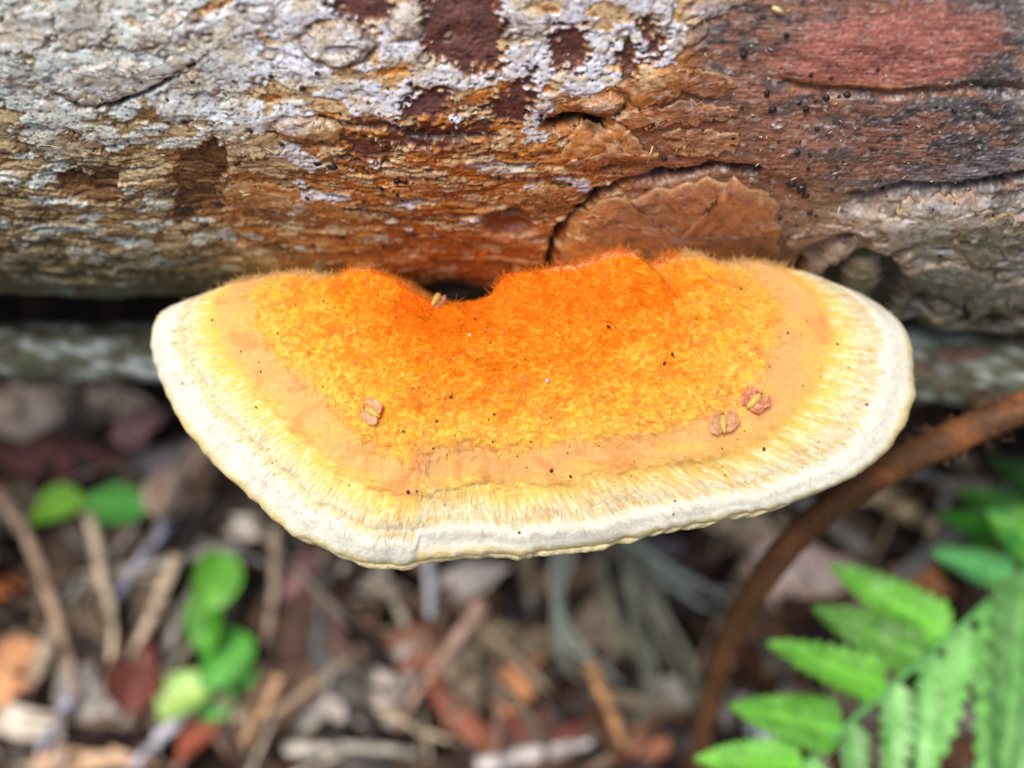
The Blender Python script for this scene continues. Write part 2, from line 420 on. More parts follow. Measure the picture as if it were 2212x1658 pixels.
    for (cx_, cy_, rx_, ry_, rt_, st_) in RINGS:
        e_ = ell(mx0 + jx * min(14, rx_ * .5), my0 + jy * min(10, ry_ * .4), cx_, cy_, rx_, ry_, rt_)
        near = e_ < 1.6
        wd_ = 4.5 / min(rx_, ry_)
        C = mixc(C, lin([218, 208, 196]), sst(1.0, .8, e_) * .3 * st_)
        C = mixc(C, lin([110, 82, 54]), np.exp(-((e_ - 1.03) / wd_) ** 2) * .75 * st_)
        ringh = ringh + st_ * (.09 * sst(1.02, .9, e_) - .28 * np.exp(-((e_ - 1.06) / wd_) ** 2))
    # --- heights
    h = 1.6 * fbm(U / 40, V / 30, 221, 3) + 0.5 * fbm(U / 12, V / 6, 231, 3)
    h += ringh
    h += 0.20 * mT + 0.18 * mW + 0.08 * n2 + 0.03 * n3
    h += strm * (-0.26 * sst(.16, .40, st) + 0.16 * sst(.14, .40, -st)) + .06 * sst(.22, .36, gn) * (1 - right) - .2 * tl
    h -= 6.0 * np.exp(-(((mx0 - 985) / 100) ** 2 + ((my0 - 634) / 26) ** 2))
    h -= 0.35 * np.maximum(bare, bareb)
    h += right * (0.05 * grain - 0.1) + greyR * (0.55 * fbm(U / 9, V / 1.6, 241, 5) + 0.2)
    h -= 0.12 * fr
    h += -0.9 * sst(0, 1, sst(1690, 1760, mx0)) * right * 0
    # step below the long groove on the upper right
    h += right * 0.5 * sst(196, 188, my0 + jy * 8) * sst(1650, 1760, mx0)
    for pts, wd, dp_ in CRACKS:
        d = seg_dist(mx0 + jx * 12, my0 + jy * 12, pts)
        k = np.exp(-(d / wd) ** 2)
        h = h - dp_ * k
        if dp_ > 0.85: C = mixc(C, lin([30, 22, 20]), np.clip(1.3 * np.exp(-(d / (wd * .75)) ** 2), 0, 1))
    # plate under the long crack stands proud
    h += 0.5 * sst(0, 30, in_poly(mx0 + jx * 10, my0 + jy * 10, [(1212, 560), (1226, 505), (1262, 468), (1320, 436), (1420, 412), (1540, 400), (1640, 404), (1700, 440), (1696, 520), (1660, 570), (1400, 640), (1200, 640)]))
    h += 1.6 * sst(0, 40, in_poly(mx0 + jx * 14, my0 + jy * 14, [(1800, 470), (1900, 440), (1990, 420), (2100, 415), (2400, 395), (2600, 700), (2000, 720), (1990, 600), (1900, 560)]))
    sl = ell(mx0 + jx * 10, my0 + jy * 8, 738, 104, 46, 9, -3); C = mixc(C, lin([86, 44, 38]), sst(1.1, .8, sl) * .95); h -= .9 * sst(1.1, .6, sl)
    # knot hole
    kr = ell(mx0, my0, 1868, 590, 105, 66, -14)
    h += 0.9 * np.exp(-((kr - 1.05) / 0.22) ** 2) - 0.7 * sst(0.95, 0.6, kr) + 1.3 * sst(0.55, 0.2, kr)
    C = mixc(C, lin([54, 44, 34]), sst(0.95, 0.75, kr) * (1 - sst(.5, .35, kr)) * 0.85)
    C = mixc(C, lin([176, 158, 120]), sst(0.48, 0.3, kr) * 0.7)
    C = mixc(C, lin([150, 128, 108]), np.exp(-((kr - 1.1) / 0.18) ** 2) * 0.6)
    # oval scar in the middle
    er = ell(mx0 + jx * 8, my0 + jy * 8, 1100, 482, 62, 32, 4)
    h += -1.0 * sst(1.0, 0.5, er) + 0.35 * np.exp(-((er - 1.1) / .2) ** 2)
    C = mixc(C, lin([112, 52, 28]), sst(1.0, .8, er) * 0.8)
    C = mixc(C, lin([190, 150, 120]), np.exp(-((er - 1.1) / .16) ** 2) * sst(480, 510, my0) * 0.6)
    # belly of the log swells where the branch lies against it
    h += (1.5 + 3.2 * sst(25, 75, U)) * sst(-0.45, -0.85, F)
    cav_shade = np.exp(-(((mx0 - 985) / 130) ** 2 + ((my0 - 632) / 40) ** 2))
    C = mixc(C, lin([44, 28, 20]), np.clip(cav_shade * 1.6, 0, .95))  # shade of the hollow behind the notch, painted as dark brown
    C = mixc(C, lin([196, 190, 196]), right * sst(.34, .46, fbm(U / .5, V / .35, 275, 3)) * .6 * sst(1500, 2200, mx))  # fine glints on the right bark, painted as pale specks
    return h, np.clip(C, 0.004, 0.9)
log = empty('fallen_log', tuple(LC - np.array([0, 0, 0.05])))
tag(log, 'fallen log with flaking orange, maroon and white crusted bark carrying the bracket fungus', 'log')
uf = np.arange(-78, 78.01, 0.16)
ul = -np.geomspace(78.6, 420, 70)[::-1]
Ua = np.concatenate([ul, uf, -ul[::-1]])
ff = np.arange(FB - 0.16, math.radians(43), 0.16 / R)
fr_ = np.linspace(ff[-1] + 0.02, ff[0] + 2 * math.pi, 90)
Fa = np.concatenate([ff, fr_])
UU, FF = np.meshgrid(Ua, Fa, indexing='ij')
Fw = (FF + math.pi) % (2 * math.pi) - math.pi
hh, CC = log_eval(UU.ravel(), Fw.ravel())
hh = hh.reshape(UU.shape)
hh[:, -1] = hh[:, 0]
LV = log_base(UU.ravel(), FF.ravel(), hh.ravel())
lf = grid_faces(len(Ua), len(Fa))
nV = len(LV)
caps = []
nF = len(Fa)
kk = np.arange(nF - 1)
caps = np.concatenate([np.stack([np.full(nF - 1, nV), kk, kk + 1], 1),
                       np.stack([np.full(nF - 1, nV + 1), (len(Ua) - 1) * nF + kk + 1, (len(Ua) - 1) * nF + kk], 1)])
LV = np.vstack([LV, LC + LX * Ua[0] / 1000, LC + LX * Ua[-1] / 1000])
CC = np.vstack([CC, lin([150, 110, 70]), lin([150, 110, 70])])
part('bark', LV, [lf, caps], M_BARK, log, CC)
def log_point(mx, my, lift=0.0):
    U, F = map_inv(np.atleast_1d(mx), np.atleast_1d(my))
    h, C = log_eval(U, F)
    return log_base(U, F, h + lift), C
def log_frame(F):
    return np.stack([0 * F, -np.cos(F), np.sin(F)], -1)

def flake(outline, colr, lift=0.35, thick=0.35, curl=0.8, curl_dir=None, seed=0, label=None, colr2=None, bow=0.3):
    """a plate of bark lying on the log: outline in frame pixels"""
    P = resample(list(outline) + [outline[0]], 97, 2)[:-1]
    P = P + np.stack([fbm(P[:, 0] / 16, P[:, 1] / 16, seed + 3, 4, .6), fbm(P[:, 0] / 16, P[:, 1] / 16, seed + 13, 4, .6)], 1) * 11 + np.stack([pn(P[:, 0] / 50, P[:, 1] / 50, seed + 23), pn(P[:, 0] / 50, P[:, 1] / 50, seed + 33)], 1) * min(22, np.ptp(P[:, 1]) * .2)
    c = P.mean(0); nr = 16
    rr = np.linspace(0.0, 1.0, nr) ** 0.7
    G = c + (P - c)[None] * rr[:, None, None]
    n = G.shape[1]; G = G.reshape(-1, 2); rfl = np.repeat(rr, n)
    U, F = map_inv(G[:, 0], G[:, 1]); Vm = F * R
    h, Cb = log_eval(U, F)
    un, vn = (U - U.mean()) / (np.ptp(U) + 1e-6), (Vm - Vm.mean()) / (np.ptp(Vm) + 1e-6)
    B = np.stack([np.ones_like(un), un, vn, un * un, un * vn, vn * vn], 1)
    fit = B @ np.linalg.lstsq(B, h, rcond=None)[0]
    res = np.percentile(h - fit, 75)
    cd = np.array(curl_dir if curl_dir else (0, 0), float)
    u = (G - c) / np.abs(P - c).max(0)
    cu = np.clip((u @ cd), 0, 1) ** 2 * curl * .7
    z = fit + max(res, .05) + lift * .45 + bow * .35 * (1 - rfl ** 2) + cu + 0.16 * fbm(U / 2.4, Vm / 1.4, seed + 60, 4) + .3 * (h - fit)
    z = z - 0.15 * sst(.9, 1, rfl) * (1 - np.clip(cu, 0, 1))
    top = log_base(U, F, z); bot = log_base(U, F, z - thick)
    Cc = np.broadcast_to(lin(colr), (len(U), 3)).astype(float)
    if colr2 is not None:
        Cc = mixc(Cc, lin(colr2), sst(-.1, .3, fbm(U / 2.4, Vm / 1.3, seed + 80, 5)))
    Cc = mixc(Cc, Cb, .6)
    Cc = mixc(Cc, lin([60, 38, 28]), sst(.2, .4, fbm(U / 1.1, Vm / .5, seed + 90, 4)) * 0.6)
    Cc = mixc(Cc, lin([186, 148, 100]), sst(.88, .99, rfl) * 0.4)
    Vv = np.vstack([top, bot]); m = nr * n
    i, j = np.meshgrid(np.arange(nr - 1), np.arange(n), indexing='ij')
    a = (i * n + j).ravel(); b = (i * n + (j + 1) % n).ravel()
    Ft = np.stack([a, b, b + n, a + n], 1)
    Fb = Ft[:, ::-1] + m
    e = (nr - 1) * n + np.arange(n); e2 = (nr - 1) * n + (np.arange(n) + 1) % n
    Fe = np.stack([e, e2, e2 + m, e + m], 1)
    o = part('bark_flake', Vv, np.vstack([Ft[:, ::-1], Fb[:, ::-1], Fe[:, ::-1]]), M_BARK, log, np.vstack([Cc, Cc * 0.6]))
    if label: o['label'] = label
    return o
def V_(F): return F * R
flake([(652, 92), (668, 60), (720, 46), (778, 58), (798, 92), (772, 118), (716, 136), (668, 124)], (214, 206, 196), 0.5, 0.5, 0.3, (0, 1), 1, 'pale oval flake with a dark red slit', (216, 218, 228), 0.35)
flake([(1218, 392 - 50), (1220, 300), (1270, 274), (1330, 276), (1372, 300), (1420, 340), (1424, 366), (1392, 362), (1330, 352), (1300, 372), (1250, 372)], (186, 116, 58), 0.7, 0.45, 0.9, (-0.6, -0.8), 3, 'curved orange flake lifting over a black hollow', (206, 150, 100), 0.6)
flake([(1214, 575), (1228, 508), (1262, 470), (1324, 438), (1416, 416), (1500, 402), (1560, 394), (1604, 396), (1650, 408), (1680, 440), (1700, 452), (1672, 474), (1704, 492), (1684, 520), (1690, 560), (1600, 600), (1450, 610), (1300, 610)], (198, 130, 66), 0.25, 0.5, 0.25, (0.3, -0.8), 4, 'broad orange plate below the long black crack', (176, 122, 96), 0.1)
flake([(1206, 250), (1240, 218), (1300, 200), (1345, 214), (1350, 240), (1300, 256), (1240, 262)], (184, 108, 50), 0.4, 0.35, 0.5, (0, 1), 5, None, (160, 90, 50))
flake([(1250, 232), (1300, 212), (1352, 222), (1330, 246), (1270, 252)], (190, 118, 46), 0.9, 0.3, 0.2, (1, 0), 6)
flake([(590, 268), (640, 250), (700, 252), (742, 270), (736, 300), (690, 300), (620, 300)], (182, 132, 70), 0.3, 0.35, 0.7, (0, 1), 7, 'yellowish lifted flake in the pale crust', (206, 176, 130))
flake([(118, 196), (140, 150), (200, 128), (270, 122), (330, 130), (390, 128), (418, 140), (380, 168), (330, 190), (262, 214), (200, 230), (150, 222)], (204, 190, 176), 0.3, 0.4, 0.5, (0, 1), 8, 'wide scaly plate with a dark curved lower edge', (220, 220, 222), 0.1)
flake([(285, 100), (300, 62), (340, 40), (380, 20), (400, 40), (370, 80), (330, 100)], (214, 204, 196), 0.3, 0.3, 0.3, (-1, 0), 9, None, (186, 150, 126), .1)
flake([(410, 80), (430, 68), (450, 100), (440, 130), (412, 120)], (214, 208, 192), 0.3, 0.3, 0.3, (0, 1), 10, None, None, .1)
flake([(380, 160), (430, 150), (470, 170), (466, 200), (410, 205)], (210, 194, 164), 0.3, 0.3, 0.3, (0, 1), 11, None, (222, 218, 214), .1)
flake([(845, 80), (860, 20), (880, 0), (905, 20), (915, 70), (880, 80)], (206, 182, 140), 0.5, 0.4, 0.3, (0, 1), 12, None, (190, 160, 116), 0.6)
flake([(1085, 30), (1110, 20), (1180, 30), (1186, 70), (1140, 84), (1096, 70)], (206, 194, 180), 0.4, 0.35, 0.3, (0, 1), 13, None, (214, 210, 210))
flake([(1516, 0), (1590, -14), (1680, -20), (1600, 20), (1540, 44), (1480, 70), (1490, 30)], (204, 188, 160), 0.3, 0.35, 0.4, (0, 1), 14, None, (196, 196, 206))
flake([(1330, 190), (1400, 168), (1470, 150), (1540, 160), (1600, 196), (1570, 226), (1480, 216), (1390, 232)], (168, 100, 52), 0.5, 0.4, 0.6, (0, -1), 15, None, (190, 130, 80), 0.5)
flake([(1330, 258), (1400, 236), (1500, 230), (1590, 240), (1606, 262), (1530, 272), (1420, 286), (1350, 284)], (176, 116, 70), 0.4, 0.35, 0.4, (0, 1), 16, None, (150, 110, 92))
flake([(1430, 300), (1520, 290), (1600, 300), (1610, 330), (1550, 346), (1470, 350)], (176, 122, 78), 0.35, 0.35, 0.4, (0, 1), 17, None, (200, 160, 120))
flake([(470, 412), (560, 405), (680, 428), (790, 466), (770, 482), (640, 470), (520, 452), (476, 440)], (176, 112, 56), 0.35, 0.35, 0.5, (0, 1), 18, None, (196, 146, 90))
flake([(1740, 552), (1790, 520), (1850, 506), (1895, 500), (1880, 520), (1830, 536), (1790, 560), (1760, 590)], (160, 132, 108), 0.5, 0.4, 0.5, (0, -1), 19, 'torn grey bark lip over the knot', (190, 176, 168), 0.4)
flake([(1700, 520), (1780, 490), (1850, 480), (1880, 486), (1830, 508), (1770, 524), (1720, 545)], (150, 112, 88), 0.3, 0.4, 0.3, (0, 1), 20, None, (186, 160, 150))
flake([(1900, 470), (1960, 436), (2060, 424), (2150, 430), (2130, 470), (2030, 500), (1940, 520)], (166, 150, 130), 0.5, 0.5, 0.6, (-0.4, -0.8), 21, None, (196, 190, 190), 0.4)
flake([(2060, 470), (2140, 446), (2230, 440), (2240, 500), (2150, 540), (2080, 530)], (160, 148, 124), 0.5, 0.45, 0.5, (0, 1), 22, None, (120, 112, 92), 0.4)
flake([(1960, 560), (2050, 540), (2140, 560), (2230, 556), (2240, 610), (2120, 618), (2040, 598), (1970, 606)], (176, 166, 156), 0.5, 0.5, 0.7, (0, 1), 23, None, (124, 116, 92), 0.4)
flake([(1236, 560), (1290, 540), (1380, 530), (1440, 540), (1420, 560), (1300, 575)], (132, 82, 58), 0.9, 0.4, 0.4, (0, -1), 24)
flake([(820, 396), (920, 380), (1010, 392), (1080, 404), (1040, 420), (920, 416), (840, 420)], (182, 118, 58), 0.35, 0.35, 0.5, (0, 1), 25, None, (204, 156, 100))
flake([(1090, 420), (1180, 408), (1246, 412), (1236, 430), (1150, 440), (1096, 440)], (186, 126, 66), 0.35, 0.35, 0.5, (0, 1), 26, None, (206, 160, 108))
flake([(470, 300), (540, 280), (600, 290), (620, 320), (560, 340), (500, 330)], (206, 190, 162), 0.35, 0.35, 0.4, (0, 1), 27, None, (186, 170, 140))
flake([(60, 300), (130, 280), (210, 296), (230, 330), (150, 346), (80, 336)], (170, 156, 130), 0.35, 0.35, 0.4, (0, 1), 28, None, (146, 126, 96))
flake([(0, 60), (40, 20), (110, 10), (120, 60), (80, 110), (20, 110)], (212, 218, 222), 0.2, 0.3, 0.3, (1, 0), 29, None, (206, 196, 186), .1)
flake([(130, 60), (160, 10), (230, 0), (250, 40), (220, 90), (150, 104)], (170, 146, 132), 0.2, 0.3, 0.3, (0, 1), 30, None, (206, 198, 190), .1)

# black specks, pale splinters and crumbs stuck to the bark (too small to pick apart)
def blob(c, n, rx, ry, rz, sub=1):
    th = np.linspace(0, math.pi, 5)[1:-1]; ph = np.linspace(0, 2 * math.pi, 7)[:-1]
    T, Ph = np.meshgrid(th, ph, indexing='ij')
    S = np.stack([np.sin(T) * np.cos(Ph), np.sin(T) * np.sin(Ph), np.cos(T)], -1).reshape(-1, 3)
    S = np.vstack([S, [[0, 0, 1], [0, 0, -1]]]); S = S * (1 + rng.normal(0, .12, (len(S), 1)))
    n = n / np.linalg.norm(n); a = np.cross(n, [0.9, 0.1, 0.3]); a /= np.linalg.norm(a); b = np.cross(n, a)
    an = rng.uniform(0, 6.28); a, b = a * math.cos(an) + b * math.sin(an), b * math.cos(an) - a * math.sin(an)
    Vb = c + S[:, :1] * a * rx + S[:, 1:2] * b * ry + S[:, 2:] * n * rz
    q = []; t = []
    for i in range(2):
        for j in range(6): q.append([i * 6 + j, (i + 1) * 6 + j, (i + 1) * 6 + (j + 1) % 6, i * 6 + (j + 1) % 6])
    for j in range(6): t.append([18, j, (j + 1) % 6]); t.append([19, 12 + (j + 1) % 6, 12 + j])
    return Vb, [np.array(q), np.array(t)]
spk = [(1735, 410, 14), (1715, 400, 10), (1745, 425, 9), (1755, 462, 8), (610, 537, 5), (475, 457, 9), (480, 428, 8), (448, 487, 10), (405, 465, 9), (400, 470, 7), (1098, 470, 8),
       (1320, 292, 8), (1345, 330, 8), (1450, 183, 10), (1362, 198, 8), (1745, 245, 9), (1672, 245, 8), (1660, 212, 9), (1835, 215, 9), (1790, 220, 8), (745, 520, 12), (735, 514, 8),
       (655, 185, 7), (515, 352, 8), (860, 385, 8), (830, 400, 9), (862, 412, 7), (690, 350, 9), (720, 355, 12), (1690, 470, 8), (1610, 130, 7), (1700, 80, 6), (2035, 530, 6)]
for _ in range(190):
    mx_ = rng.uniform(300, 2150); my_ = rng.uniform(150, 560)
    spk.append((mx_, my_, rng.choice([3.0, 3.5, 4.5, 6])))
sm = np.array(spk)
sP, _ = log_point(sm[:, 0], sm[:, 1], 0.12)
_, sF = map_inv(sm[:, 0], sm[:, 1]); sN = log_frame(sF)
parts = []
for p, n, s in zip(sP, sN, sm[:, 2]):
    r = pxsize(s, 0.118) * 1.15
    v, f = blob(p, n, r, r * rng.uniform(.6, 1), r * .6)
    parts.append((v, f, lin([30, 26, 34]) * rng.uniform(.5, 1.3)))
v, f, c = join(parts)
tag(part('bark_speck', v, f, M_SPECK, log, c), kind='stuff')
parts = []
for k in range(110):
    mx_ = rng.uniform(1480, 2230) if k < 60 else rng.uniform(0, 2212); my_ = rng.uniform(0, 480)
    p, _ = log_point(mx_, my_, 0.1); _, F_ = map_inv(np.array([mx_]), np.array([my_])); n = log_frame(F_)[0]
    L = rng.uniform(.00012, .0004); a = rng.normal(0, 1, 3); a -= n * (a @ n); a /= np.linalg.norm(a)
    b = np.cross(n, a)
    P = np.array([p[0] - a * L + n * .0001, p[0] + n * .00015 + b * L * .2, p[0] + a * L + n * .0001])
    v, f = tube(P, [.00003, .00006, .00003], 4)
    parts.append((v, f, lin(rng.choice([[214, 206, 190], [226, 214, 180], [190, 190, 196]]))))
for (x0, y0, x1, y1, r) in [(1668, 18, 1690, 30, .00032), (1412, 320, 1400, 362, .00012), (528, 424, 545, 424, .0001), (1810, 470, 1818, 440, .0001)]:
    a, _ = log_point(x0, y0, .6); b, _ = log_point(x1, y1, .6)
    v, f = tube(np.array([a[0], (a[0] + b[0]) / 2, b[0]]), [r * .7, r, r * .6], 5)
    parts.append((v, f, lin([216, 200, 150])))
v, f, c = join(parts)
tag(part('bark_splinter', v, f, M_BARK, log, c), kind='stuff')
a, _ = log_point(1030, 547, 1.0); b, _ = log_point(1068, 516, 1.2)
v, f = tube(np.array([a[0], (a[0] * .6 + b[0] * .4), b[0]]), [.0001, .0003, .00005], 5)
o = mesh_np('orange_sliver', v - a[0], f, M_SEED, None, np.broadcast_to(lin([210, 116, 30]), (len(v), 3)))
o.location = a[0]
tag(o, 'thin orange sliver caught on the bark above the fungus notch', 'sliver')

# ------------------------------------------------------------------ the bracket fungus
MARGIN = [(430, 642), (400, 650), (370, 660), (345, 675), (331, 700), (325, 745), (332, 780), (345, 815), (372, 880), (395, 920), (422, 955), (452, 990), (482, 1022), (522, 1055), (560, 1092), (600, 1130),
          (640, 1160), (680, 1172), (720, 1192), (780, 1215), (830, 1217), (862, 1222), (915, 1210), (980, 1203), (1050, 1196), (1090, 1196), (1128, 1202), (1165, 1190), (1250, 1182), (1300, 1176), (1345, 1163), (1385, 1160), (1420, 1148),
          (1500, 1130), (1550, 1127), (1580, 1112), (1640, 1104), (1700, 1090), (1760, 1066), (1800, 1050), (1850, 1026), (1900, 990), (1935, 950), (1960, 908), (1978, 850), (1972, 800), (1972, 760), (1966, 728), (1942, 692), (1905, 660), (1860, 634), (1800, 612)]
BACKL = [(980, 657), (935, 652), (905, 640), (880, 624), (855, 602), (830, 592), (800, 580), (765, 578), (735, 592), (700, 597), (672, 590), (640, 588), (600, 592), (560, 600), (500, 612), (455, 630), (430, 642)]
BACKR = [(980, 657), (1030, 650), (1062, 638), (1075, 615), (1090, 594), (1120, 588), (1160, 586), (1200, 577), (1240, 572), (1270, 560), (1300, 547), (1340, 541), (1370, 547), (1386, 566), (1402, 573), (1425, 556), (1455, 549), (1500, 548), (1535, 562), (1565, 571), (1600, 564), (1640, 565), (1690, 578), (1740, 587), (1770, 598), (1800, 612)]
NA, NT = 760, 300
a1 = np.linspace(0, 1, NA); t1 = np.linspace(0, 1, NT) ** 0.9
O = resample(MARGIN, NA, 3)
sA = a1 * 60
O = O + np.stack([pn(sA * 1.3, sA * 0, 300), pn(sA * 1.3, sA * 0 + 5, 301)], 1) * 6 * np.clip(np.minimum(a1, 1 - a1) * 12, 0, 1)[:, None]
P0 = np.array([980., 657.])
def along(pts, t):
    P = resample(pts, 400, 3); s = np.linspace(0, 1, 400)
    return np.stack([np.interp(t, s, P[:, 0]), np.interp(t, s, P[:, 1])], -1)
BLc, BRc = along(BACKL, t1), along(BACKR, t1)
A, T = np.meshgrid(a1, t1, indexing='ij')
lin0 = P0 + T[..., None] * (O[:, None] - P0)
cl = BLc - (P0 + t1[:, None] * (O[0] - P0)); cr = BRc - (P0 + t1[:, None] * (O[-1] - P0))
PXY = lin0 + ((1 - A) ** 7)[..., None] * cl[None] + (A ** 7)[..., None] * cr[None]
ang = np.arctan2(PXY[..., 1] - 657, (PXY[..., 0] - 980))
# --- zone coordinate: concentric rings with wavering edges, and a step at the old crease
crease = sst(-8, 8, PXY[..., 0] - 905 + (PXY[..., 1] - 960) * 0.02) * sst(760, 900, PXY[..., 1])
wav = fbm(np.cos(ang) * 3, np.sin(ang) * 3 + 7, 311, 3)
X_, Y_ = PXY[..., 0] / 20., PXY[..., 1] / 12.
angd = np.degrees(ang); angd = np.where(angd < -90, angd + 360, angd)
shift = np.interp(angd, [-12, 0, 8, 25, 50, 150, 172, 190], [.24, .17, .12, .06, 0, 0, .06, .14])
xm, ym = PXY[..., 0] * 0.052, (PXY[..., 1]) * 0.085              # surface mm, roughly
TZ = T - shift * 4 * T * (1 - T) + 0.03 * wav + 0.012 * fbm(X_ / 6, Y_ / 6, 321, 3) + .035 * fbm(xm / 1.6, ym / 1.6, 325, 4, .6) * sst(.3, .5, T) * sst(.8, .68, T)
TZH = TZ.copy()
TZ = TZ + 0.035 * crease * sst(1100, 950, PXY[..., 0]) - 0.02 * (1 - crease) * sst(760, 900, PXY[..., 1]) * sst(780, 900, PXY[..., 0])
# --- heights in mm over the level of the margin
rlen = np.linalg.norm(O - P0, axis=1)[:, None] * 0.052           # radius in mm, roughly
S = (1 - T) * rlen                                              # mm from the margin
backd = np.minimum(A, 1 - A)
hc = 7.5 * (1 - T ** 2.2) * (0.75 + 0.25 * np.sin(math.pi * A))
hc = hc + 0.8 * fbm(np.cos(ang) * T * 3, np.sin(ang) * T * 3, 331, 3) * sst(0, .2, T)
hc = hc - 3.0 * sst(.22, 0, T)                                   # hollow near the attachment
for (tc, amp, wd) in [(0.57, 0.2, .035), (0.74, 0.25, .022), (0.40, 0.35, .05), (.86, 0.12, .03), (0.27, .3, .04)]:
    hc = hc + amp * np.tanh((tc - TZH) / wd)
hc = hc - 0.3 * np.exp(-((TZH - 0.872) / 0.010) ** 2) * sst(0.45, 0.2, A)    # groove inside the white rim
hc = hc + 0.35 * np.exp(-((TZ - 0.93) / 0.03) ** 2)
hc = hc - 0.12 * np.exp(-((PXY[..., 0] - 905) / 9) ** 2) * sst(780, 900, PXY[..., 1]) * sst(1110, 1050, PXY[..., 1])
rr = .95
hc = hc - rr * (1 - np.sqrt(np.clip(1 - np.clip(1 - S / rr, 0, 1) ** 2, 0, 1)))
fz = sst(0.64, 0.50, TZ)                                         # felted zone
pale = sst(.73, .77, TZ) * sst(.93, .88, TZ)                     # pale combed zone
felt = fbm(xm / 0.9, ym / 0.9, 341, 4, .6)
hc = hc + fz * (0.09 * felt + .05 * fbm(xm / .35, ym / .35, 349, 2)) + 0.04 * fbm(xm / .6, ym / .6, 351, 3) + 0.05 * pale * fbm(ang * 55, T * 14, 361, 3)
hc = hc + 0.12 * sst(.9, .95, TZ) * fbm(ang * 16, T * 10, 371, 3)
ZF = Z0 - 0.0895 - 0.0125 * (PXY[..., 1] - 657) / 560
CAPV = on_z(PXY[..., 0], PXY[..., 1], ZF + hc / 1000)
# --- colour
def ramp(x, stops):
    xs = [s[0] for s in stops]; cs = np.array([lin(s[1]) for s in stops])
    return np.stack([np.interp(x, xs, cs[:, k]) for k in range(3)], -1)
TT = TZ + 0.02 * felt
CAPC = ramp(TT, [(0, (238, 112, 6)), (.14, (241, 120, 8)), (.26, (244, 134, 8)), (.40, (245, 148, 18)), (.52, (246, 166, 38)), (.575, (242, 176, 60)), (.60, (224, 168, 100)), (.66, (222, 164, 102)), (.72, (228, 174, 100)),
                 (.745, (238, 192, 94)), (.785, (234, 196, 112)), (.82, (226, 206, 152)), (.85, (220, 210, 182)), (.88, (212, 198, 156)), (.905, (216, 212, 198)), (.975, (218, 213, 196)), (1.0, (220, 200, 150))])
leftw = sst(.42, .25, A)
deep = np.clip(region(PXY[..., 0], PXY[..., 1], 1250, 640, 260, 75) * .9 + region(PXY[..., 0], PXY[..., 1], 930, 690, 130, 60) + .8 * region(PXY[..., 0], PXY[..., 1], 1060, 850, 90, 50) * sst(0, .3, felt + .1), 0, 1)
CAPC = mixc(CAPC, lin([240, 106, 2]), deep * sst(.72, .55, TZ) * 0.9)
CAPC = mixc(CAPC, lin([238, 130, 8]), fz * sst(0.0, .4, -felt) * 0.6 * sst(.6, .35, TZ))
CAPC = mixc(CAPC, lin([246, 178, 50]), sst(.05, .4, felt) * fz * 0.5 * (1 - deep * .7))
net = 1 - np.abs(fbm(xm / .75 + felt * .5, ym / .75, 345, 3, .6)) * 5.5
net2 = 1 - np.abs(fbm(xm / .42, ym / .42 + felt * .6, 347, 2, .6)) * 5
netm = np.clip(np.maximum(net, net2 * .8), 0, 1) * sst(-.35, .2, felt)
CAPC = mixc(CAPC, ramp(TZ, [(0, (250, 140, 16)), (.25, (252, 168, 36)), (.4, (253, 196, 80)), (.6, (254, 214, 116))]), netm * fz * (1 - .6 * deep) * .6)
big = fbm(xm / 3.2, ym / 3.2, 343, 4, .55)
CAPC = mixc(CAPC, lin([238, 112, 4]), fz * sst(.08, .4, big) * .65 * sst(.6, .4, TZ))
CAPC = mixc(CAPC, lin([248, 186, 70]), fz * sst(.08, .4, -big) * .45 * sst(.2, .4, TZ))
CAPC = mixc(CAPC, lin([248, 196, 92]), fz * np.exp(-((TZ - .545) / .028) ** 2) * .6)
pe = sst(.56, .61, TZ) * sst(.77, .72, TZ)
CAPC = mixc(CAPC, lin([216, 144, 80]), pe * sst(.0, .4, fbm(ang * 9, T * 9, 381, 4)) * 0.7)
CAPC = mixc(CAPC, lin([236, 178, 84]), pe * sst(.05, .4, fbm(ang * 7, T * 12, 391, 4)) * 0.5)
CAPC = mixc(CAPC, lin([236, 222, 176]), pale * sst(.0, .35, fbm(ang * 70, T * 9, 401, 4)) * 0.7)
CAPC = mixc(CAPC, lin([220, 168, 80]), pale * sst(.0, .35, fbm(ang * 60, T * 11, 411, 4)) * 0.55 * (1 - .75 * leftw))
CAPC = mixc(CAPC, lin([226, 222, 208]), sst(.91, .94, TZ) * sst(0, .3, fbm(ang * 12, T * 8, 421, 3)) * .5)
CAPC = mixc(CAPC, lin([232, 206, 130]), sst(.7, .1, S) * sst(.2, .5, np.sin(math.pi * A)) * 0.5)
bk = sst(.985, .997, A) * sst(.22, .3, T) * sst(.9, .8, T) + sst(.015, .003, A) * sst(.3, .4, T)
CAPC = mixc(CAPC, lin([244, 214, 160]), np.clip(bk, 0, 1) * .6)
fungus = empty('bracket_fungus', (0.0, 0.108, Z0 - 0.098))
tag(fungus, 'half round orange bracket fungus with felted top and thick cream white margin', 'fungus')
top = CAPV.reshape(-1, 3)
V_all = [top]; C_all = [CAPC.reshape(-1, 3)]
Fq = [grid_faces(NA, NT, 0, flip=True)]
off = len(top)
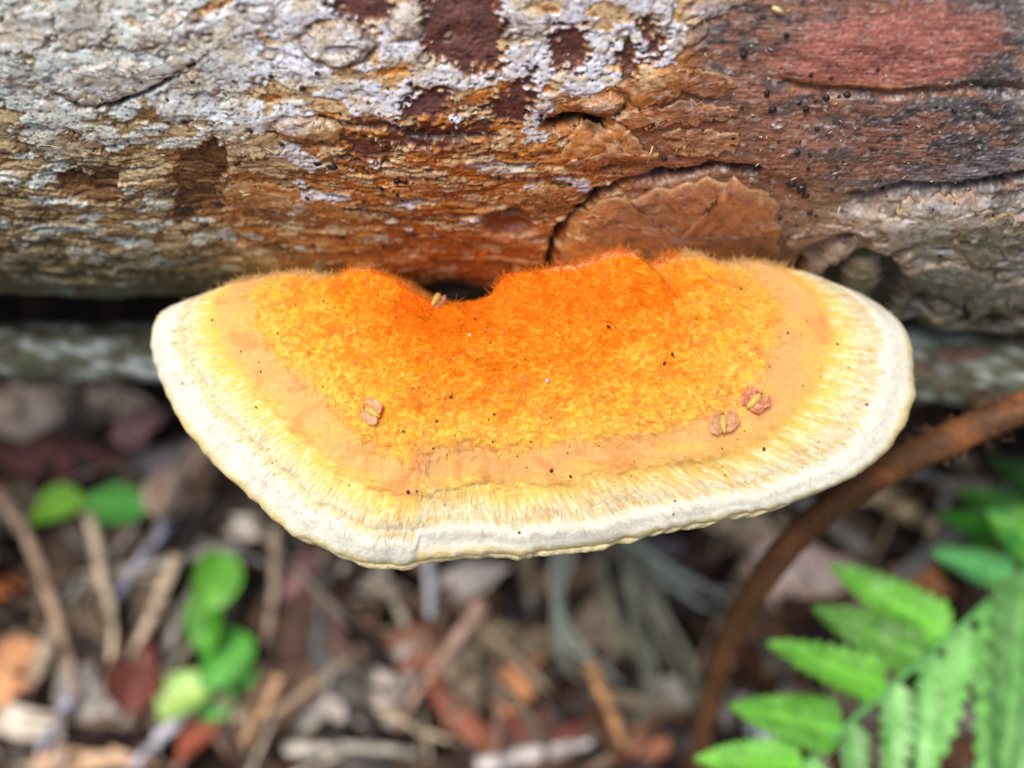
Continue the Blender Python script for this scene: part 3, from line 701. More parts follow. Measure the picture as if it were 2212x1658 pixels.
# back flange: rolls over and runs down to the bark
bidx = np.concatenate([np.arange(NT - 1, -1, -1), (NA - 1) * NT + np.arange(1, NT)])
bp_ = top[bidx]; bc_ = C_all[0][bidx]; nb = len(bidx)
tb = np.concatenate([t1[::-1], t1[1:]])
fade = sst(1.0, .80, tb)
rows = [bidx]
prof = [(0.2, -.05), (.42, -0.3), (.6, -0.9), (.8, -2.0), (1.5, -3.4), (3.5, -5.4), (8.5, -8.8), (18.0, -15.2)]
for k, (dy, dz) in enumerate(prof):
    q = bp_ + np.stack([0 * fade, dy / 1000 * (0.35 + .65 * fade), dz / 1000 * (0.4 + .6 * fade)], 1)
    V_all.append(q); C_all.append(mixc(bc_, lin([236, 190, 110]), np.full(nb, min(.8, k * .06))))
    rows.append(off + np.arange(nb)); off += nb
for r0, r1 in zip(rows[:-1], rows[1:]):
    Fq.append(np.stack([r0[:-1], r1[:-1], r1[1:], r0[1:]], 1))
part('cap', np.vstack(V_all), np.vstack(Fq), M_CAP, fungus, np.vstack(C_all))
# pore surface below
tu = np.linspace(1, 0, 26)
ui = np.clip(np.round(np.interp(tu, t1, np.arange(NT))).astype(int), 0, NT - 1)
und = CAPV[:, ui].copy(); um = (1 - tu)[None] * rlen
edge = CAPV[:, -1][:, None]
ru = .3
ins = und.copy(); ins[..., 2] = edge[..., 2] - (ru * np.sqrt(np.clip(1 - np.clip(1 - um / ru, 0, 1) ** 2, 0, 1)) + 0.28 * um * np.exp(-um / 60)) / 1000
uc = np.broadcast_to(lin([240, 222, 170]), (NA * 26, 3))
part('pore_surface', ins.reshape(-1, 3), grid_faces(NA, 26), M_PORE, fungus, uc)

# --- felt of hairs
dA = np.gradient(CAPV, axis=0); dT = np.gradient(CAPV, axis=1)
NRM = np.cross(dT, dA); NRM /= np.linalg.norm(NRM, axis=-1, keepdims=True) + 1e-12
NRM *= np.sign(NRM[..., 2:3] + 1e-9)
RAD = dT / (np.linalg.norm(dT, axis=-1, keepdims=True) + 1e-12)
AREA = np.linalg.norm(np.cross(dT, dA), axis=-1)
def strands(N, dens, length, width, lay, lift, curl, colour, K=4, jit=0.6, seed=0):
    p = (AREA * dens).ravel(); p = p / p.sum()
    r = np.random.default_rng(seed)
    i = r.choice(len(p), N, p=p)
    ia, it = i // NT, i % NT
    ja = np.clip(ia + 1, 0, NA - 1); jt = np.clip(it + 1, 0, NT - 1)
    fa, ft = r.random(N)[:, None], r.random(N)[:, None]
    b = CAPV[ia, it]; pos = b + (CAPV[ja, it] - b) * fa + (CAPV[ia, jt] - b) * ft
    n = NRM[ia, it]; rad = RAD[ia, it]; tan = np.cross(n, rad); tan /= np.linalg.norm(tan, axis=1, keepdims=True) + 1e-12
    xs, ys = xm[ia, it], ym[ia, it]
    phi = fbm(xs / 1.1, ys / 1.1, 431 + seed, 3) * 5.0 * (1 - lay) + r.normal(0, jit, N)
    L = length * (0.55 + 0.8 * r.random(N)) * (1 + .5 * np.clip(felt[ia, it], -1, 1))
    li = np.clip(lift + r.normal(0, .25, N), -.05, 1.3)
    d = rad * np.cos(phi)[:, None] + tan * np.sin(phi)[:, None]
    d = d * np.cos(li)[:, None] + n * np.sin(li)[:, None]
    side = np.cross(d, n); side /= np.linalg.norm(side, axis=1, keepdims=True) + 1e-9
    bend = r.normal(0, curl, N)[:, None]; drop = r.uniform(-.1, .9, N)[:, None] * li[:, None]
    s = np.linspace(0, 1, K)
    pts = np.stack([pos - n * 0.00004 + L[:, None] * (d * q + side * bend * q * q - n * drop * q * q * 0.8) for q in s], 1)     # N,K,3
    w = width * (0.7 + .6 * r.random(N))
    wr = np.array([1.0] + [0.95] * (K - 2) + [0.35]) if K > 2 else np.ones(K)
    e1 = side; e2 = np.cross(d, side)
    rings = [pts + (e1 * math.cos(g) + e2 * math.sin(g))[:, None] * (w[:, None] * wr)[..., None] for g in (0.5, 2.6, 4.7)]
    Vh = np.stack(rings, 2).reshape(-1, 3)                          # N,K,3
    base = (np.arange(N) * K * 3)[:, None, None] + (np.arange(K - 1) * 3)[None, :, None]
    j = np.arange(3)[None, None]; j2 = (j + 1) % 3
    Fh = np.stack([base + j, base + j2, base + j2 + 3, base + j + 3], -1).reshape(-1, 4)
    c0, c1 = colour(ia, it, r, N)
    Ch = c0[:, None] + (c1 - c0)[:, None] * (s ** .7)[None, :, None]
    Ch = np.repeat(Ch, 3, axis=1).reshape(-1, 3)
    return Vh, Fh, Ch
def col_felt(ia, it, r, N):
    c = CAPC[ia, it]; dp = deep[ia, it][:, None]; tz = TZ[ia, it]
    tip = np.where(tz[:, None] < .3, lin([255, 176, 24]), lin([255, 206, 84]))
    tip = tip * (1 - .75 * dp) + lin([255, 152, 12]) * .75 * dp
    pal = (r.random(N) < (.12 + .55 * sst(.25, .5, tz)) * (1 - dp[:, 0]))[:, None]
    tip = np.where(pal, lin([255, 228, 150]), tip) * (0.9 + .2 * r.random(N)[:, None])
    return c * .35 + tip * .65, np.clip(tip, 0, .98)
def col_pale(ia, it, r, N):
    c = CAPC[ia, it] * .3 + lin([250, 232, 176]) * .7
    tip = np.where((r.random(N) < .5)[:, None], lin([250, 240, 200]), lin([246, 216, 130]))
    return c, tip * (0.88 + .14 * r.random(N)[:, None])
def col_fringe(ia, it, r, N):
    tip = np.where((r.random(N) < .5)[:, None], lin([255, 222, 130]), lin([255, 200, 84]))
    return CAPC[ia, it] * .4 + tip * .6, tip
def col_rim(ia, it, r, N):
    return CAPC[ia, it], np.broadcast_to(lin([248, 244, 230]), (N, 3))
hair = []
felt = felt + .8 * np.clip(fbm(xm / 2.2, ym / 2.2, 353, 3), -.5, .5)
hair.append(strands(17000, fz * (0.25 + 1.2 * sst(-.2, .4, felt)), .0009, .000025, .0, .12, .9, col_felt, 4, .9, 1))
hair.append(strands(2600, sst(.63, .57, TZ) * sst(.44, .54, TZ) * .9, .0011, .000026, .7, .03, .35, col_fringe, 4, .55, 2))
hair.append(strands(2600, pale, .0012, .000024, .92, .03, .15, col_pale, 4, .25, 3))
hair.append(strands(1500, sst(.90, .93, TZ), .0005, .00002, .8, .1, .3, col_rim, 3, .8, 4))
edgem = (sst(.012, .0, np.minimum(A, 1 - A)) * sst(.03, .1, T) * sst(.92, .80, T))
def col_edge(ia, it, r, N):
    tip = np.where((TZ[ia, it] < .35)[:, None], lin([255, 168, 60]), lin([255, 226, 164]))
    return tip * .8 + CAPC[ia, it] * .2, tip
hair.append(strands(2000, edgem, .0010, .000026, .3, .9, .35, col_edge, 4, 1.5, 5))
v, f, c = join(hair)
tag(part('felt_hair', v, f, M_FUZZ, fungus, c), kind='stuff')
# white hairs along the old crease
cm = np.exp(-((PXY[..., 0] - 907) / 9) ** 2) * sst(900, 940, PXY[..., 1]) * sst(1075, 1040, PXY[..., 1])
v, f, c = join([strands(70, cm, .0020, .000022, .5, .5, .35, col_rim, 4, 1.4, 6)])
tag(part('crease_hair', v, f, M_FUZZ, fungus, c), kind='stuff')

def cap_at(px, py):
    k = np.argmin((PXY[..., 0] - px) ** 2 + (PXY[..., 1] - py) ** 2)
    i, j = k // NT, k % NT
    return CAPV[i, j], NRM[i, j]
# spore-sized dark specks lying on the cap
sp = [(563, 803, 4), (460, 693, 5), (395, 828, 4), (1313, 706, 7), (1452, 768, 7), (1433, 783, 7), (973, 856, 6), (943, 908, 6), (873, 932, 6), (935, 968, 4), (1190, 1015, 7), (1232, 1028, 6), (883, 1061, 7), (900, 1060, 5), (1648, 968, 7), (1873, 873, 6),
      (1120, 1150, 5), (1025, 690, 5), (1068, 893, 5), (1455, 1108, 4), (1458, 1080, 4), (1190, 900, 4), (960, 1090, 3), (1060, 740, 4), (1600, 625, 6), (1700, 720, 5), (1505, 690, 4), (1810, 745, 5), (1660, 790, 4), (1230, 965, 3), (555, 880, 5), (600, 720, 4), (700, 650, 4), (640, 660, 4), (520, 760, 4)]
for _ in range(60):
    sp.append((rng.uniform(560, 1850), rng.uniform(630, 1060), rng.uniform(2, 3.6)))
parts = []
for x, y, s in sp:
    p, n = cap_at(x, y); r = pxsize(s, .12) * .62
    v, f = blob(p + n * r * .7, n, r * 1.2, r * .85, r * .8); parts.append((v, f, lin([66, 32, 16])))
v, f, c = join(parts)
o = part('frass_speck', v, f, M_SPECK, empty_parent := empty('frass', tuple(fungus.location)), c)
tag(empty_parent, 'tiny dark brown specks scattered over the orange cap', 'specks', kind='stuff'); o['kind'] = 'stuff'
for (x, y, s, cc, nm, lb) in [(1015, 724, 6, [250, 220, 150], 'insect_egg', 'tiny round pale yellow ball on the deep orange felt'), (1181, 824, 9, [206, 184, 190], 'spore_ball', 'small greyish lilac ball sunk in the middle of the orange felt')]:
    p, n = cap_at(x, y); r = pxsize(s, .12) * .7
    parts = [blob(p + n * r * .45, n, r, r * .9, r * .8) + (lin(cc),)]
    v, f, c = join(parts)
    o = mesh_np(nm, v - p, f, M_CAP, None, c); o.location = p; tag(o, lb, 'speck')

# --- birch seeds with papery wings
def seed(px, py, rot, tilt, sc_, label, wingw=1.0, nut_c=(206, 160, 50), wing_c=(226, 174, 120), one=False):
    p, n = cap_at(px, py)
    e = empty('birch_seed', tuple(p))
    tag(e, label, 'seed', 'winged seeds lying on the fungus')
    n = n / np.linalg.norm(n)
    u = np.array([1., 0, 0]); u -= n * (u @ n); u /= np.linalg.norm(u); v_ = np.cross(n, u)
    c, s = math.cos(math.radians(rot)), math.sin(math.radians(rot))
    X = u * c + v_ * s; Y = -u * s + v_ * c
    Xt = X * math.cos(math.radians(tilt)) + n * math.sin(math.radians(tilt))
    Nn = np.cross(Xt, Y)
    base = p + n * 0.00065
    def W(q): return base + q[:, :1] * Xt * sc_ + q[:, 1:2] * Y * sc_ + q[:, 2:] * Nn * sc_
    # nutlet: a ribbed spindle
    th = np.linspace(0, math.pi, 11); ph = np.linspace(0, 2 * math.pi, 13)[:-1]
    Tt, Pp = np.meshgrid(th, ph, indexing='ij')
    rad_ = np.sin(Tt) ** .9 * (1 + .08 * np.cos(Pp * 6)) * (1 - .25 * np.cos(Tt))
    q = np.stack([.36 * rad_ * np.cos(Pp), -.85 * np.cos(Tt), .26 * rad_ * np.sin(Pp)], -1).reshape(-1, 3)
    a_ = []
    for i in range(10):
        for j in range(12): a_.append([i * 12 + j, i * 12 + (j + 1) % 12, (i + 1) * 12 + (j + 1) % 12, (i + 1) * 12 + j])
    part('nutlet', W(q), np.array(a_), M_SEED, e, mixc(np.broadcast_to(lin(nut_c), (len(q), 3)), lin([236, 206, 110]), sst(.0, .2, q[:, 2])))
    for k, yy in ((-.08, 1), (.08, 1)):
        v2, f2 = tube(W(np.array([[0, .8, 0], [k, 1.0, .05], [k * 2.2, 1.18, .08]])), [.00005, .00004, .00002], 4)
        part('style', v2, f2, M_SEED, e, np.broadcast_to(lin([96, 52, 30]), (len(v2), 3)))
    for sd_ in ((1,) if one else (1, -1)):
        nu, nv = 12, 10
        uu, vv = np.meshgrid(np.linspace(0, 1, nu), np.linspace(-1, 1, nv), indexing='ij')
        ww = wingw * np.sqrt(np.clip(1 - (vv * .96) ** 2, 0, 1)) ** .8
        ww = ww * (1 + .35 * pn(vv * 1.6 + px * .37, vv * 0 + sd_ * 2.5, 17))
        x = sd_ * (.22 + uu * ww * 1.05); y = vv * (.7 + .3 * uu) + (.16 + .12 * sd_) * uu + .03 * np.sin(uu * 19 + vv * 4)
        z = .05 + .10 * np.sin(uu * 2.6) * (1 + .5 * vv) + .04 * np.sin(vv * 8 + sd_)
        q = np.stack([x, y, z], -1).reshape(-1, 3)
        q2 = q.copy(); q2[:, 2] -= .05
        F_ = grid_faces(nu, nv); m = nu * nv
        cw = mixc(np.broadcast_to(lin(wing_c), (m, 3)), lin([244, 202, 166]), sst(-.1, .3, fbm(uu.ravel() * 2 + px, vv.ravel() * 3 + sd_, 611, 3)) * .7)
        cw = mixc(cw, lin([186, 112, 66]), sst(.9, 1, np.maximum(uu, np.abs(vv)).ravel()) * .35)
        part('wing', np.vstack([W(q), W(q2)]), np.vstack([F_, F_[:, ::-1] + m]), M_SEED, e, np.vstack([cw, cw]))
seed(808, 893, 55, 12, .00128, 'small pinkish winged seed on the fuzzy orange part, beside the crease', .85, (222, 176, 50))
seed(1558, 917, 4, 6, .00132, 'flat winged seed spread like a moth on the smooth peach band', 1.15)
seed(1622, 866, -48, 18, .00142, 'winged seed with wings folded round its yellow nutlet, beside the moth-shaped one', .85, (214, 178, 50), (214, 130, 84))
seed(936, 652, -28, -24, .00128, 'pale pink winged seed perched on the edge of the notch at the bark', .8, (214, 190, 120), (232, 178, 150), True)

# ------------------------------------------------------------------ the lower branch
def curve3(pts, n):                                # pts: x, y, z, r
    return resample(pts, n, 6)
bpts = []
for (x, py, d, r) in [(-.42, 0, 0, .0045), (-.22, 0, 0, .0046), (-.10, 762, .182, .0046), (-.05, 760, .182, .0048), (.0, 765, .180, .0054), (.05, 776, .180, .0064), (.09, 784, .172, .0074), (.12, 782, .169, .0080)]:
    if d:
        pt = 45 - math.degrees(math.atan((829 - py) / 829 * .3495)); pt = math.radians(pt)
        bpts.append((x, d * math.cos(pt), Z0 - d * math.sin(pt), r))
    else:
        y = .17 if x > -.3 else .18
        bpts.append((x, y, float(gz(x, y)) + (.004 if x > -.3 else .002), r))
bpts += [(.17, .132, Z0 - .1205, .009), (.26, .146, Z0 - .1275, .010), (.36, .17, Z0 - .15, .0105)]
Q = curve3(bpts, 420)
ns = 56
T_ = np.gradient(Q[:, :3], axis=0); T_ /= np.linalg.norm(T_, axis=1, keepdims=True)
A_ = np.cross(T_, [0, 0, 1.]); A_ /= np.linalg.norm(A_, axis=1, keepdims=True); B_ = np.cross(T_, A_)
an = np.linspace(0, 2 * math.pi, ns + 1)
S_, AN = np.meshgrid(np.linspace(0, 780, 420), an, indexing='ij')
rr_ = Q[:, 3][:, None] * (1 + .10 * fbm(S_ / 16, np.cos(AN) * 1.2 + 3, 501, 3) + .10 * fbm(S_ / 5, np.sin(AN) * 2 + 9, 511, 4) + .05 * fbm(S_ / 1.5, AN * 3, 521, 3))
rr_[:, -1] = rr_[:, 0]
BV = Q[:, None, :3] + (A_[:, None] * np.cos(AN)[..., None] + B_[:, None] * np.sin(AN)[..., None]) * rr_[..., None]
n_ = fbm(S_ / 7, np.cos(AN) * 1.6 + np.sin(AN) * .7, 531, 5, .6).ravel()
m_ = fbm(S_ / 2.5, np.sin(AN) * 2.4 + 4, 541, 5, .6).ravel()
BC = mixc(np.broadcast_to(lin([92, 94, 78]), (len(n_), 3)), lin([182, 190, 186]), sst(.0, .3, n_))
BC = mixc(BC, lin([70, 58, 48]), sst(.02, .35, m_) * .8)
BC = mixc(BC, lin([120, 88, 78]), sst(.05, .4, -n_) * sst(400, 520, S_.ravel()) * .8)
BC = mixc(BC, lin([76, 88, 58]), sst(.1, .4, -m_) * .6)
br = empty('fallen_branch', tuple(Q[0, :3] - np.array([0, 0, .005])))
tag(br, 'thin mossy grey green branch lying under the fallen log', 'branch')
part('branch_wood', BV.reshape(-1, 3), grid_faces(420, ns + 1), M_WOOD, br, BC)

# ------------------------------------------------------------------ leaf litter
def path_ground(pts, lift):
    P = np.array(pts, float); q = resample(P, 14, 2)
    return on_ground(q[:, 0], q[:, 1], lift)
GRP = {}
def stick(name, pts, wpx, colr, label, cat, lift=.003, flat=1.0, taper=.7, ends=None, colr2=None):
    """twig or stalk following frame pixels along the litter"""
    G = path_ground(pts, lift)
    if ends is not None: G[:, 2] += np.linspace(ends[0], ends[1], len(G))
    dep = project(G)[2].mean(); r = pxsize(wpx, dep) / 2
    n = len(G)
    G = resample(G, 26, 3); n = 26
    G = G + np.cumsum(rng.normal(0, r * .06, (26, 3)), 0)
    rad = r * .8 * np.linspace(1, taper * .7, n) * (1 + .14 * rng.normal(0, 1, n))
    v, f = tube(G, rad, 9)
    if flat < 1:
        cen = np.vstack([np.repeat(G, 9, 0), G[:1], G[-1:]]); dz = v - cen; dz[:, 2] *= flat; v = cen + dz
    k = np.linspace(0, 1, len(v))
    C = mixc(np.broadcast_to(lin(colr), (len(v), 3)), lin(colr2 or [int(x * .62) for x in colr]), sst(-.1, .35, fbm(v[:, 0] * 260, v[:, 1] * 260 + v[:, 2] * 300, 551, 4)))
    C = np.clip(C * 1.25, 0, .85)
    o = mesh_np(name, v - G[0], f, M_WOOD, None, C); o.location = G[0]
    tag(o, label, cat); return o
def leaf_mesh(L, W, shape='ovate', curl=.3, fold=.2, lobes=0, seed=0, nl=16, nw=9, wav=.06):
    s = np.linspace(0, 1, nl); c = np.linspace(-1, 1, nw)
    Sg, Cg = np.meshgrid(s, c, indexing='ij')
    if shape == 'ovate': env = np.sin(math.pi * np.clip(Sg * .97 + .015, 0, 1) ** .8) ** 1.15 * (1 + .35 * pn(Sg * 7 + seed * 3.1, np.sign(Cg) * 2 + .3, seed + 2))
    elif shape == 'round': env = np.sqrt(np.clip(1 - (2 * Sg - 1) ** 2, 0, 1)) ** .9
    elif shape == 'strip': env = np.clip(np.minimum(Sg, 1 - Sg) * 12, 0, 1) ** .5
    else: env = (np.sin(math.pi * Sg) ** .6) * (1 - .35 * Sg)
    if lobes: env = env * (1 - .35 * (np.sin(Sg * math.pi * 2 * lobes) * .5 + .5))
    env = env * (1 + .12 * pn(Sg * 5 + seed, np.sign(Cg) * 3 + .5, seed))
    x = (Sg - .5) * L; y = Cg * env * W / 2
    z = -curl * L * (2 * Sg - 1) ** 2 * .35 + fold * np.abs(y) + wav * L * pn(Sg * 3 + seed, Cg * 1.5, seed + 5)
    V = np.stack([x, y, z], -1).reshape(-1, 3)
    th = max(L * .008, .00012)
    V2 = V.copy(); V2[:, 2] -= th
    F = grid_faces(nl, nw); m = nl * nw
    e = np.concatenate([np.arange(nw), np.arange(1, nl) * nw + nw - 1, (nl - 1) * nw + np.arange(nw - 2, -1, -1), np.arange(nl - 2, 0, -1) * nw])
    e2 = np.roll(e, -1)
    return np.vstack([V, V2]), np.vstack([F, F[:, ::-1] + m, np.stack([e, e + m, e2 + m, e2], 1)]), np.vstack([np.stack([Sg, Cg], -1).reshape(-1, 2)] * 2)
def dead_leaf(px, py, L, W, rot, colr, label, shape='ovate', lift=.004, tilt=(0, 0), curl=.3, fold=.25, colr2=None, name='dead_leaf', lobes=0, vein=None):
    p = on_ground(np.array([px]), np.array([py]), lift)[0]
    dep = project(p)[2]
    Lm, Wm = pxsize(L, dep) * 1.3, pxsize(W, dep) * .95
    sd_ = int(px * 7 + py) % 97
    V, F, uv = leaf_mesh(Lm, Wm, shape, curl, fold, lobes, sd_)
    n1_ = fbm(uv[:, 0] * 4 + sd_, uv[:, 1] * 2, 561, 4)
    C = mixc(np.broadcast_to(lin(colr), (len(V), 3)), lin(colr2 or [int(x * .6) for x in colr]), sst(-.05, .45, n1_))
    C = mixc(C, lin(vein or [min(255, int(x * 1.18)) for x in colr]), sst(.10, .02, np.abs(uv[:, 1])) * .6)
    C = np.clip(C * 1.3, 0, .85)
    o = mesh_np(name, V, F, M_LEAFD, None, C)
    # the leaf lies facing the sky, leaning with the bank
    g = .01
    gn = Vector((-(float(gz(p[0] + g, p[1])) - float(gz(p[0] - g, p[1]))) / (2 * g), -(float(gz(p[0], p[1] + g)) - float(gz(p[0], p[1] - g))) / (2 * g), 1)).normalized()
    x = Vector((math.cos(math.radians(rot)), math.sin(math.radians(rot)) * 1.2, 0)); x = (x - gn * x.dot(gn)).normalized(); y = gn.cross(x)
    Mx = Matrix((x, y, gn)).transposed().to_4x4() @ Matrix.Rotation(math.radians(tilt[0]), 4, 'X') @ Matrix.Rotation(math.radians(tilt[1]), 4, 'Y')
    Mx.translation = Vector(p)
    o.matrix_world = Mx
    return tag(o, label, 'leaf')

# loose carpet nobody could count
parts = []
def carpet_piece(x, y):
    k = rng.random()
    pal = [[120, 92, 72], [88, 60, 48], [146, 118, 96], [70, 48, 40], [104, 62, 48], [160, 140, 120], [58, 44, 40], [128, 84, 56], [112, 104, 98], [186, 164, 140], [176, 168, 160], [44, 34, 32]]
    cbase = lin(pal[rng.integers(len(pal))])
    z = float(gz(x, y))
    a = rng.uniform(0, 6.28)
    if k < .38:
        L = rng.uniform(.010, .028); V, F, uv = leaf_mesh(L, L * rng.uniform(.35, .7), rng.choice(['ovate', 'round', 'other']), rng.uniform(-.3, .6), rng.uniform(-.3, .5), 0, int(rng.integers(99)), 8, 5, .1)
    elif k < .85:
        L = rng.uniform(.015, .045); V, F, uv = leaf_mesh(L, L * rng.uniform(.06, .14), 'strip', rng.uniform(-.2, .3), .4, 0, int(rng.integers(99)), 8, 4, .05)
    else:
        L = rng.uniform(.015, .05); r = rng.uniform(.0005, .0016)
        P = np.stack([np.linspace(-L / 2, L / 2, 6), rng.normal(0, .0008, 6), rng.normal(0, .0008, 6)], 1)
        V, F = tube(P, r, 6)
    M3 = np.array((Matrix.Rotation(a, 3, 'Z') @ Matrix.Rotation(rng.normal(0, .35), 3, 'X') @ Matrix.Rotation(rng.normal(0, .25), 3, 'Y')))
    sl = (float(gz(x, y + .008)) - float(gz(x, y - .008))) / .016
    M3 = np.array(Matrix.Rotation(math.atan(sl) * .8, 3, 'X')) @ M3
    V = V @ M3.T + np.array([x, y, z + rng.uniform(-.002, .005)])
    c = cbase * (0.3 + .65 * rng.random()); C = mixc(np.broadcast_to(c, (len(V), 3)), c * .55, sst(0, .4, fbm(V[:, 0] * 300, V[:, 1] * 300, 571, 3)))
    parts.append((V, F, C))
for _ in range(1250):
    carpet_piece(rng.uniform(-.21, .21), rng.uniform(.03, .186))
for _ in range(350):
    carpet_piece(rng.uniform(-.6, .6), rng.choice([rng.uniform(-.3, .18), rng.uniform(.27, .6)]))
for _ in range(300):
    L = rng.uniform(.02, .06); x, y = rng.uniform(-.2, .2), rng.uniform(.03, .18)
    V, F, uv = leaf_mesh(L, rng.uniform(.0006, .0022), 'strip', rng.uniform(-.1, .25), .5, 0, int(rng.integers(99)), 9, 4, .05)
    a = rng.uniform(0, 6.28); sl = (float(gz(x, y + .008)) - float(gz(x, y - .008))) / .016
    M3 = np.array(Matrix.Rotation(math.atan(sl) * .8 + rng.normal(0, .15), 3, 'X') @ Matrix.Rotation(a, 3, 'Z') @ Matrix.Rotation(rng.normal(0, .15), 3, 'Y'))
    c = lin([[196, 172, 144], [168, 146, 124], [150, 140, 130], [120, 92, 74], [204, 190, 172], [140, 112, 98], [92, 76, 70]][int(rng.integers(7))]) * rng.uniform(.6, 1)
    V = V @ M3.T + np.array([x, y, float(gz(x, y)) + rng.uniform(.0, .007)])
    parts.append((V, F, np.broadcast_to(c, (len(V), 3))))
v, f, c = join(parts)
o = mesh_np('leaf_litter', v, f, M_LEAFD, None, c)
tag(o, 'loose brown carpet of small leaf scraps, straws and bark bits on the ground', 'leaf litter', kind='stuff')

DL = [
 (62, 880, 190, 120, 10, (206, 182, 162), 'pale beige dead leaf below the left end of the mossy branch', 'ovate', (168, 140, 120)),
 (232, 868, 170, 90, -20, (190, 162, 142), 'beige dead leaf tucked under the branch, beside the pale wide one', 'ovate', None),
 (300, 920, 120, 70, 40, (170, 128, 124), 'small pinkish dead leaf between branch and fungus rim', 'ovate', None),
 (120, 985, 260, 110, 8, (118, 72, 68), 'dark reddish dead leaf above the two-leaved seedling', 'ovate', (80, 48, 46)),
 (395, 1030, 160, 130, 50, (188, 160, 142), 'tan dead leaf with an olive spot by the fungus rim', 'round', (120, 100, 60)),
 (330, 985, 130, 60, 20, (122, 116, 120), 'bluish grey curled leaf scrap by the olive spotted leaf', 'ovate', None),
 (528, 1136, 90, 52, -8, (216, 200, 186), 'small pale oval leaf lying in the dark near the fungus rim', 'round', None),
 (40, 1415, 200, 120, 62, (206, 148, 104), 'orange tan dead leaf at the foot of the pale straws', 'ovate', (160, 106, 76)),
 (20, 1262, 80, 44, 20, (168, 92, 36), 'rusty orange leaf scrap between the straws', 'ovate', None),
 (300, 1450, 150, 120, 80, (104, 56, 48), 'dark red brown leaf beneath the leafy clover sprig', 'ovate', (76, 42, 38)),
 (432, 1586, 140, 80, 30, (142, 76, 56), 'brick red dead leaf beside the lilac twig', 'ovate', (100, 54, 44)),
 (45, 1560, 170, 70, -12, (206, 192, 176), 'cream coloured flat leaf strip lying over dark litter', 'strip', None),
 (150, 1648, 260, 90, 4, (210, 172, 140), 'warm tan rolled leaf at the litter edge', 'ovate', None),
 (748, 1478, 230, 170, -30, (182, 172, 166), 'large pale grey dead leaf on the litter', 'ovate', (150, 136, 128)),
 (850, 1452, 130, 110, 60, (170, 156, 148), 'smaller grey leaf overlapping the large pale grey one', 'ovate', None),
 (800, 1258, 230, 62, -22, (164, 154, 148), 'grey leaf edge just below the lowest fungus lobe', 'ovate', None),
 (1010, 1250, 150, 90, 15, (166, 156, 150), 'silvery leaf scrap in the shade of the fungus', 'ovate', None),
 (1105, 1395, 190, 90, -14, (134, 120, 98), 'olive grey cupped leaf with a dark hollow beneath', 'ovate', (96, 84, 66)),
 (1120, 1475, 130, 90, 50, (196, 136, 94), 'peach tan leaf standing over the red folded one', 'ovate', None),
 (1010, 1550, 240, 90, -42, (140, 76, 60), 'red brown folded leaf with a tan crease', 'ovate', (110, 84, 60)),
 (1190, 1565, 170, 120, -10, (128, 68, 60), 'wine red dead leaf behind the pale wood strip', 'ovate', (96, 50, 46)),
 (1415, 1592, 110, 80, 30, (160, 104, 78), 'rust brown leaf near the foot of the arching stem', 'ovate', None),
 (1775, 1262, 340, 190, -18, (208, 180, 170), 'big pale pink dead leaf behind the arching stem', 'ovate', (178, 150, 138)),
 (1630, 1132, 220, 90, -14, (206, 178, 150), 'beige dead leaf partly under the fungus, beside the arching stem', 'ovate', None),
 (1990, 1256, 130, 80, -20, (176, 118, 72), 'orange brown leaf between pale wood and fern', 'ovate', None),
 (1440, 1180, 90, 60, 0, (130, 118, 128), 'small lilac grey scrap under the fungus rim', 'ovate', None),
 (1660, 1590, 200, 60, -55, (176, 178, 186), 'bluish pale scrap between stem and fern', 'strip', None),
 (640, 1250, 130, 90, 70, (120, 84, 84), 'dull mauve leaf behind the upright straw', 'ovate', None),
 (620, 1500, 190, 120, 30, (110, 82, 66), 'brown crumpled leaf beside the clover sprig', 'ovate', (76, 58, 48)),
 (700, 1350, 160, 110, -40, (96, 70, 62), 'dark umber leaf below the fungus', 'ovate', None),
 (900, 1400, 140, 100, 15, (150, 104, 84), 'copper coloured leaf beside the pinkish stick', 'ovate', None),
 (130, 1190, 150, 90, 35, (112, 104, 104), 'ash grey leaf below the two-leaved seedling', 'ovate', None),
]
for i, (x, y, L, W_, r, c1, lb, sh, c2) in enumerate(DL):
    dead_leaf(x, y, L, W_, r, c1, lb, sh, lift=.003 + .002 * rng.random(), tilt=(rng.normal(0, 14), rng.normal(0, 10)), curl=rng.uniform(-.2, .9), fold=rng.uniform(-.3, .8), colr2=c2)
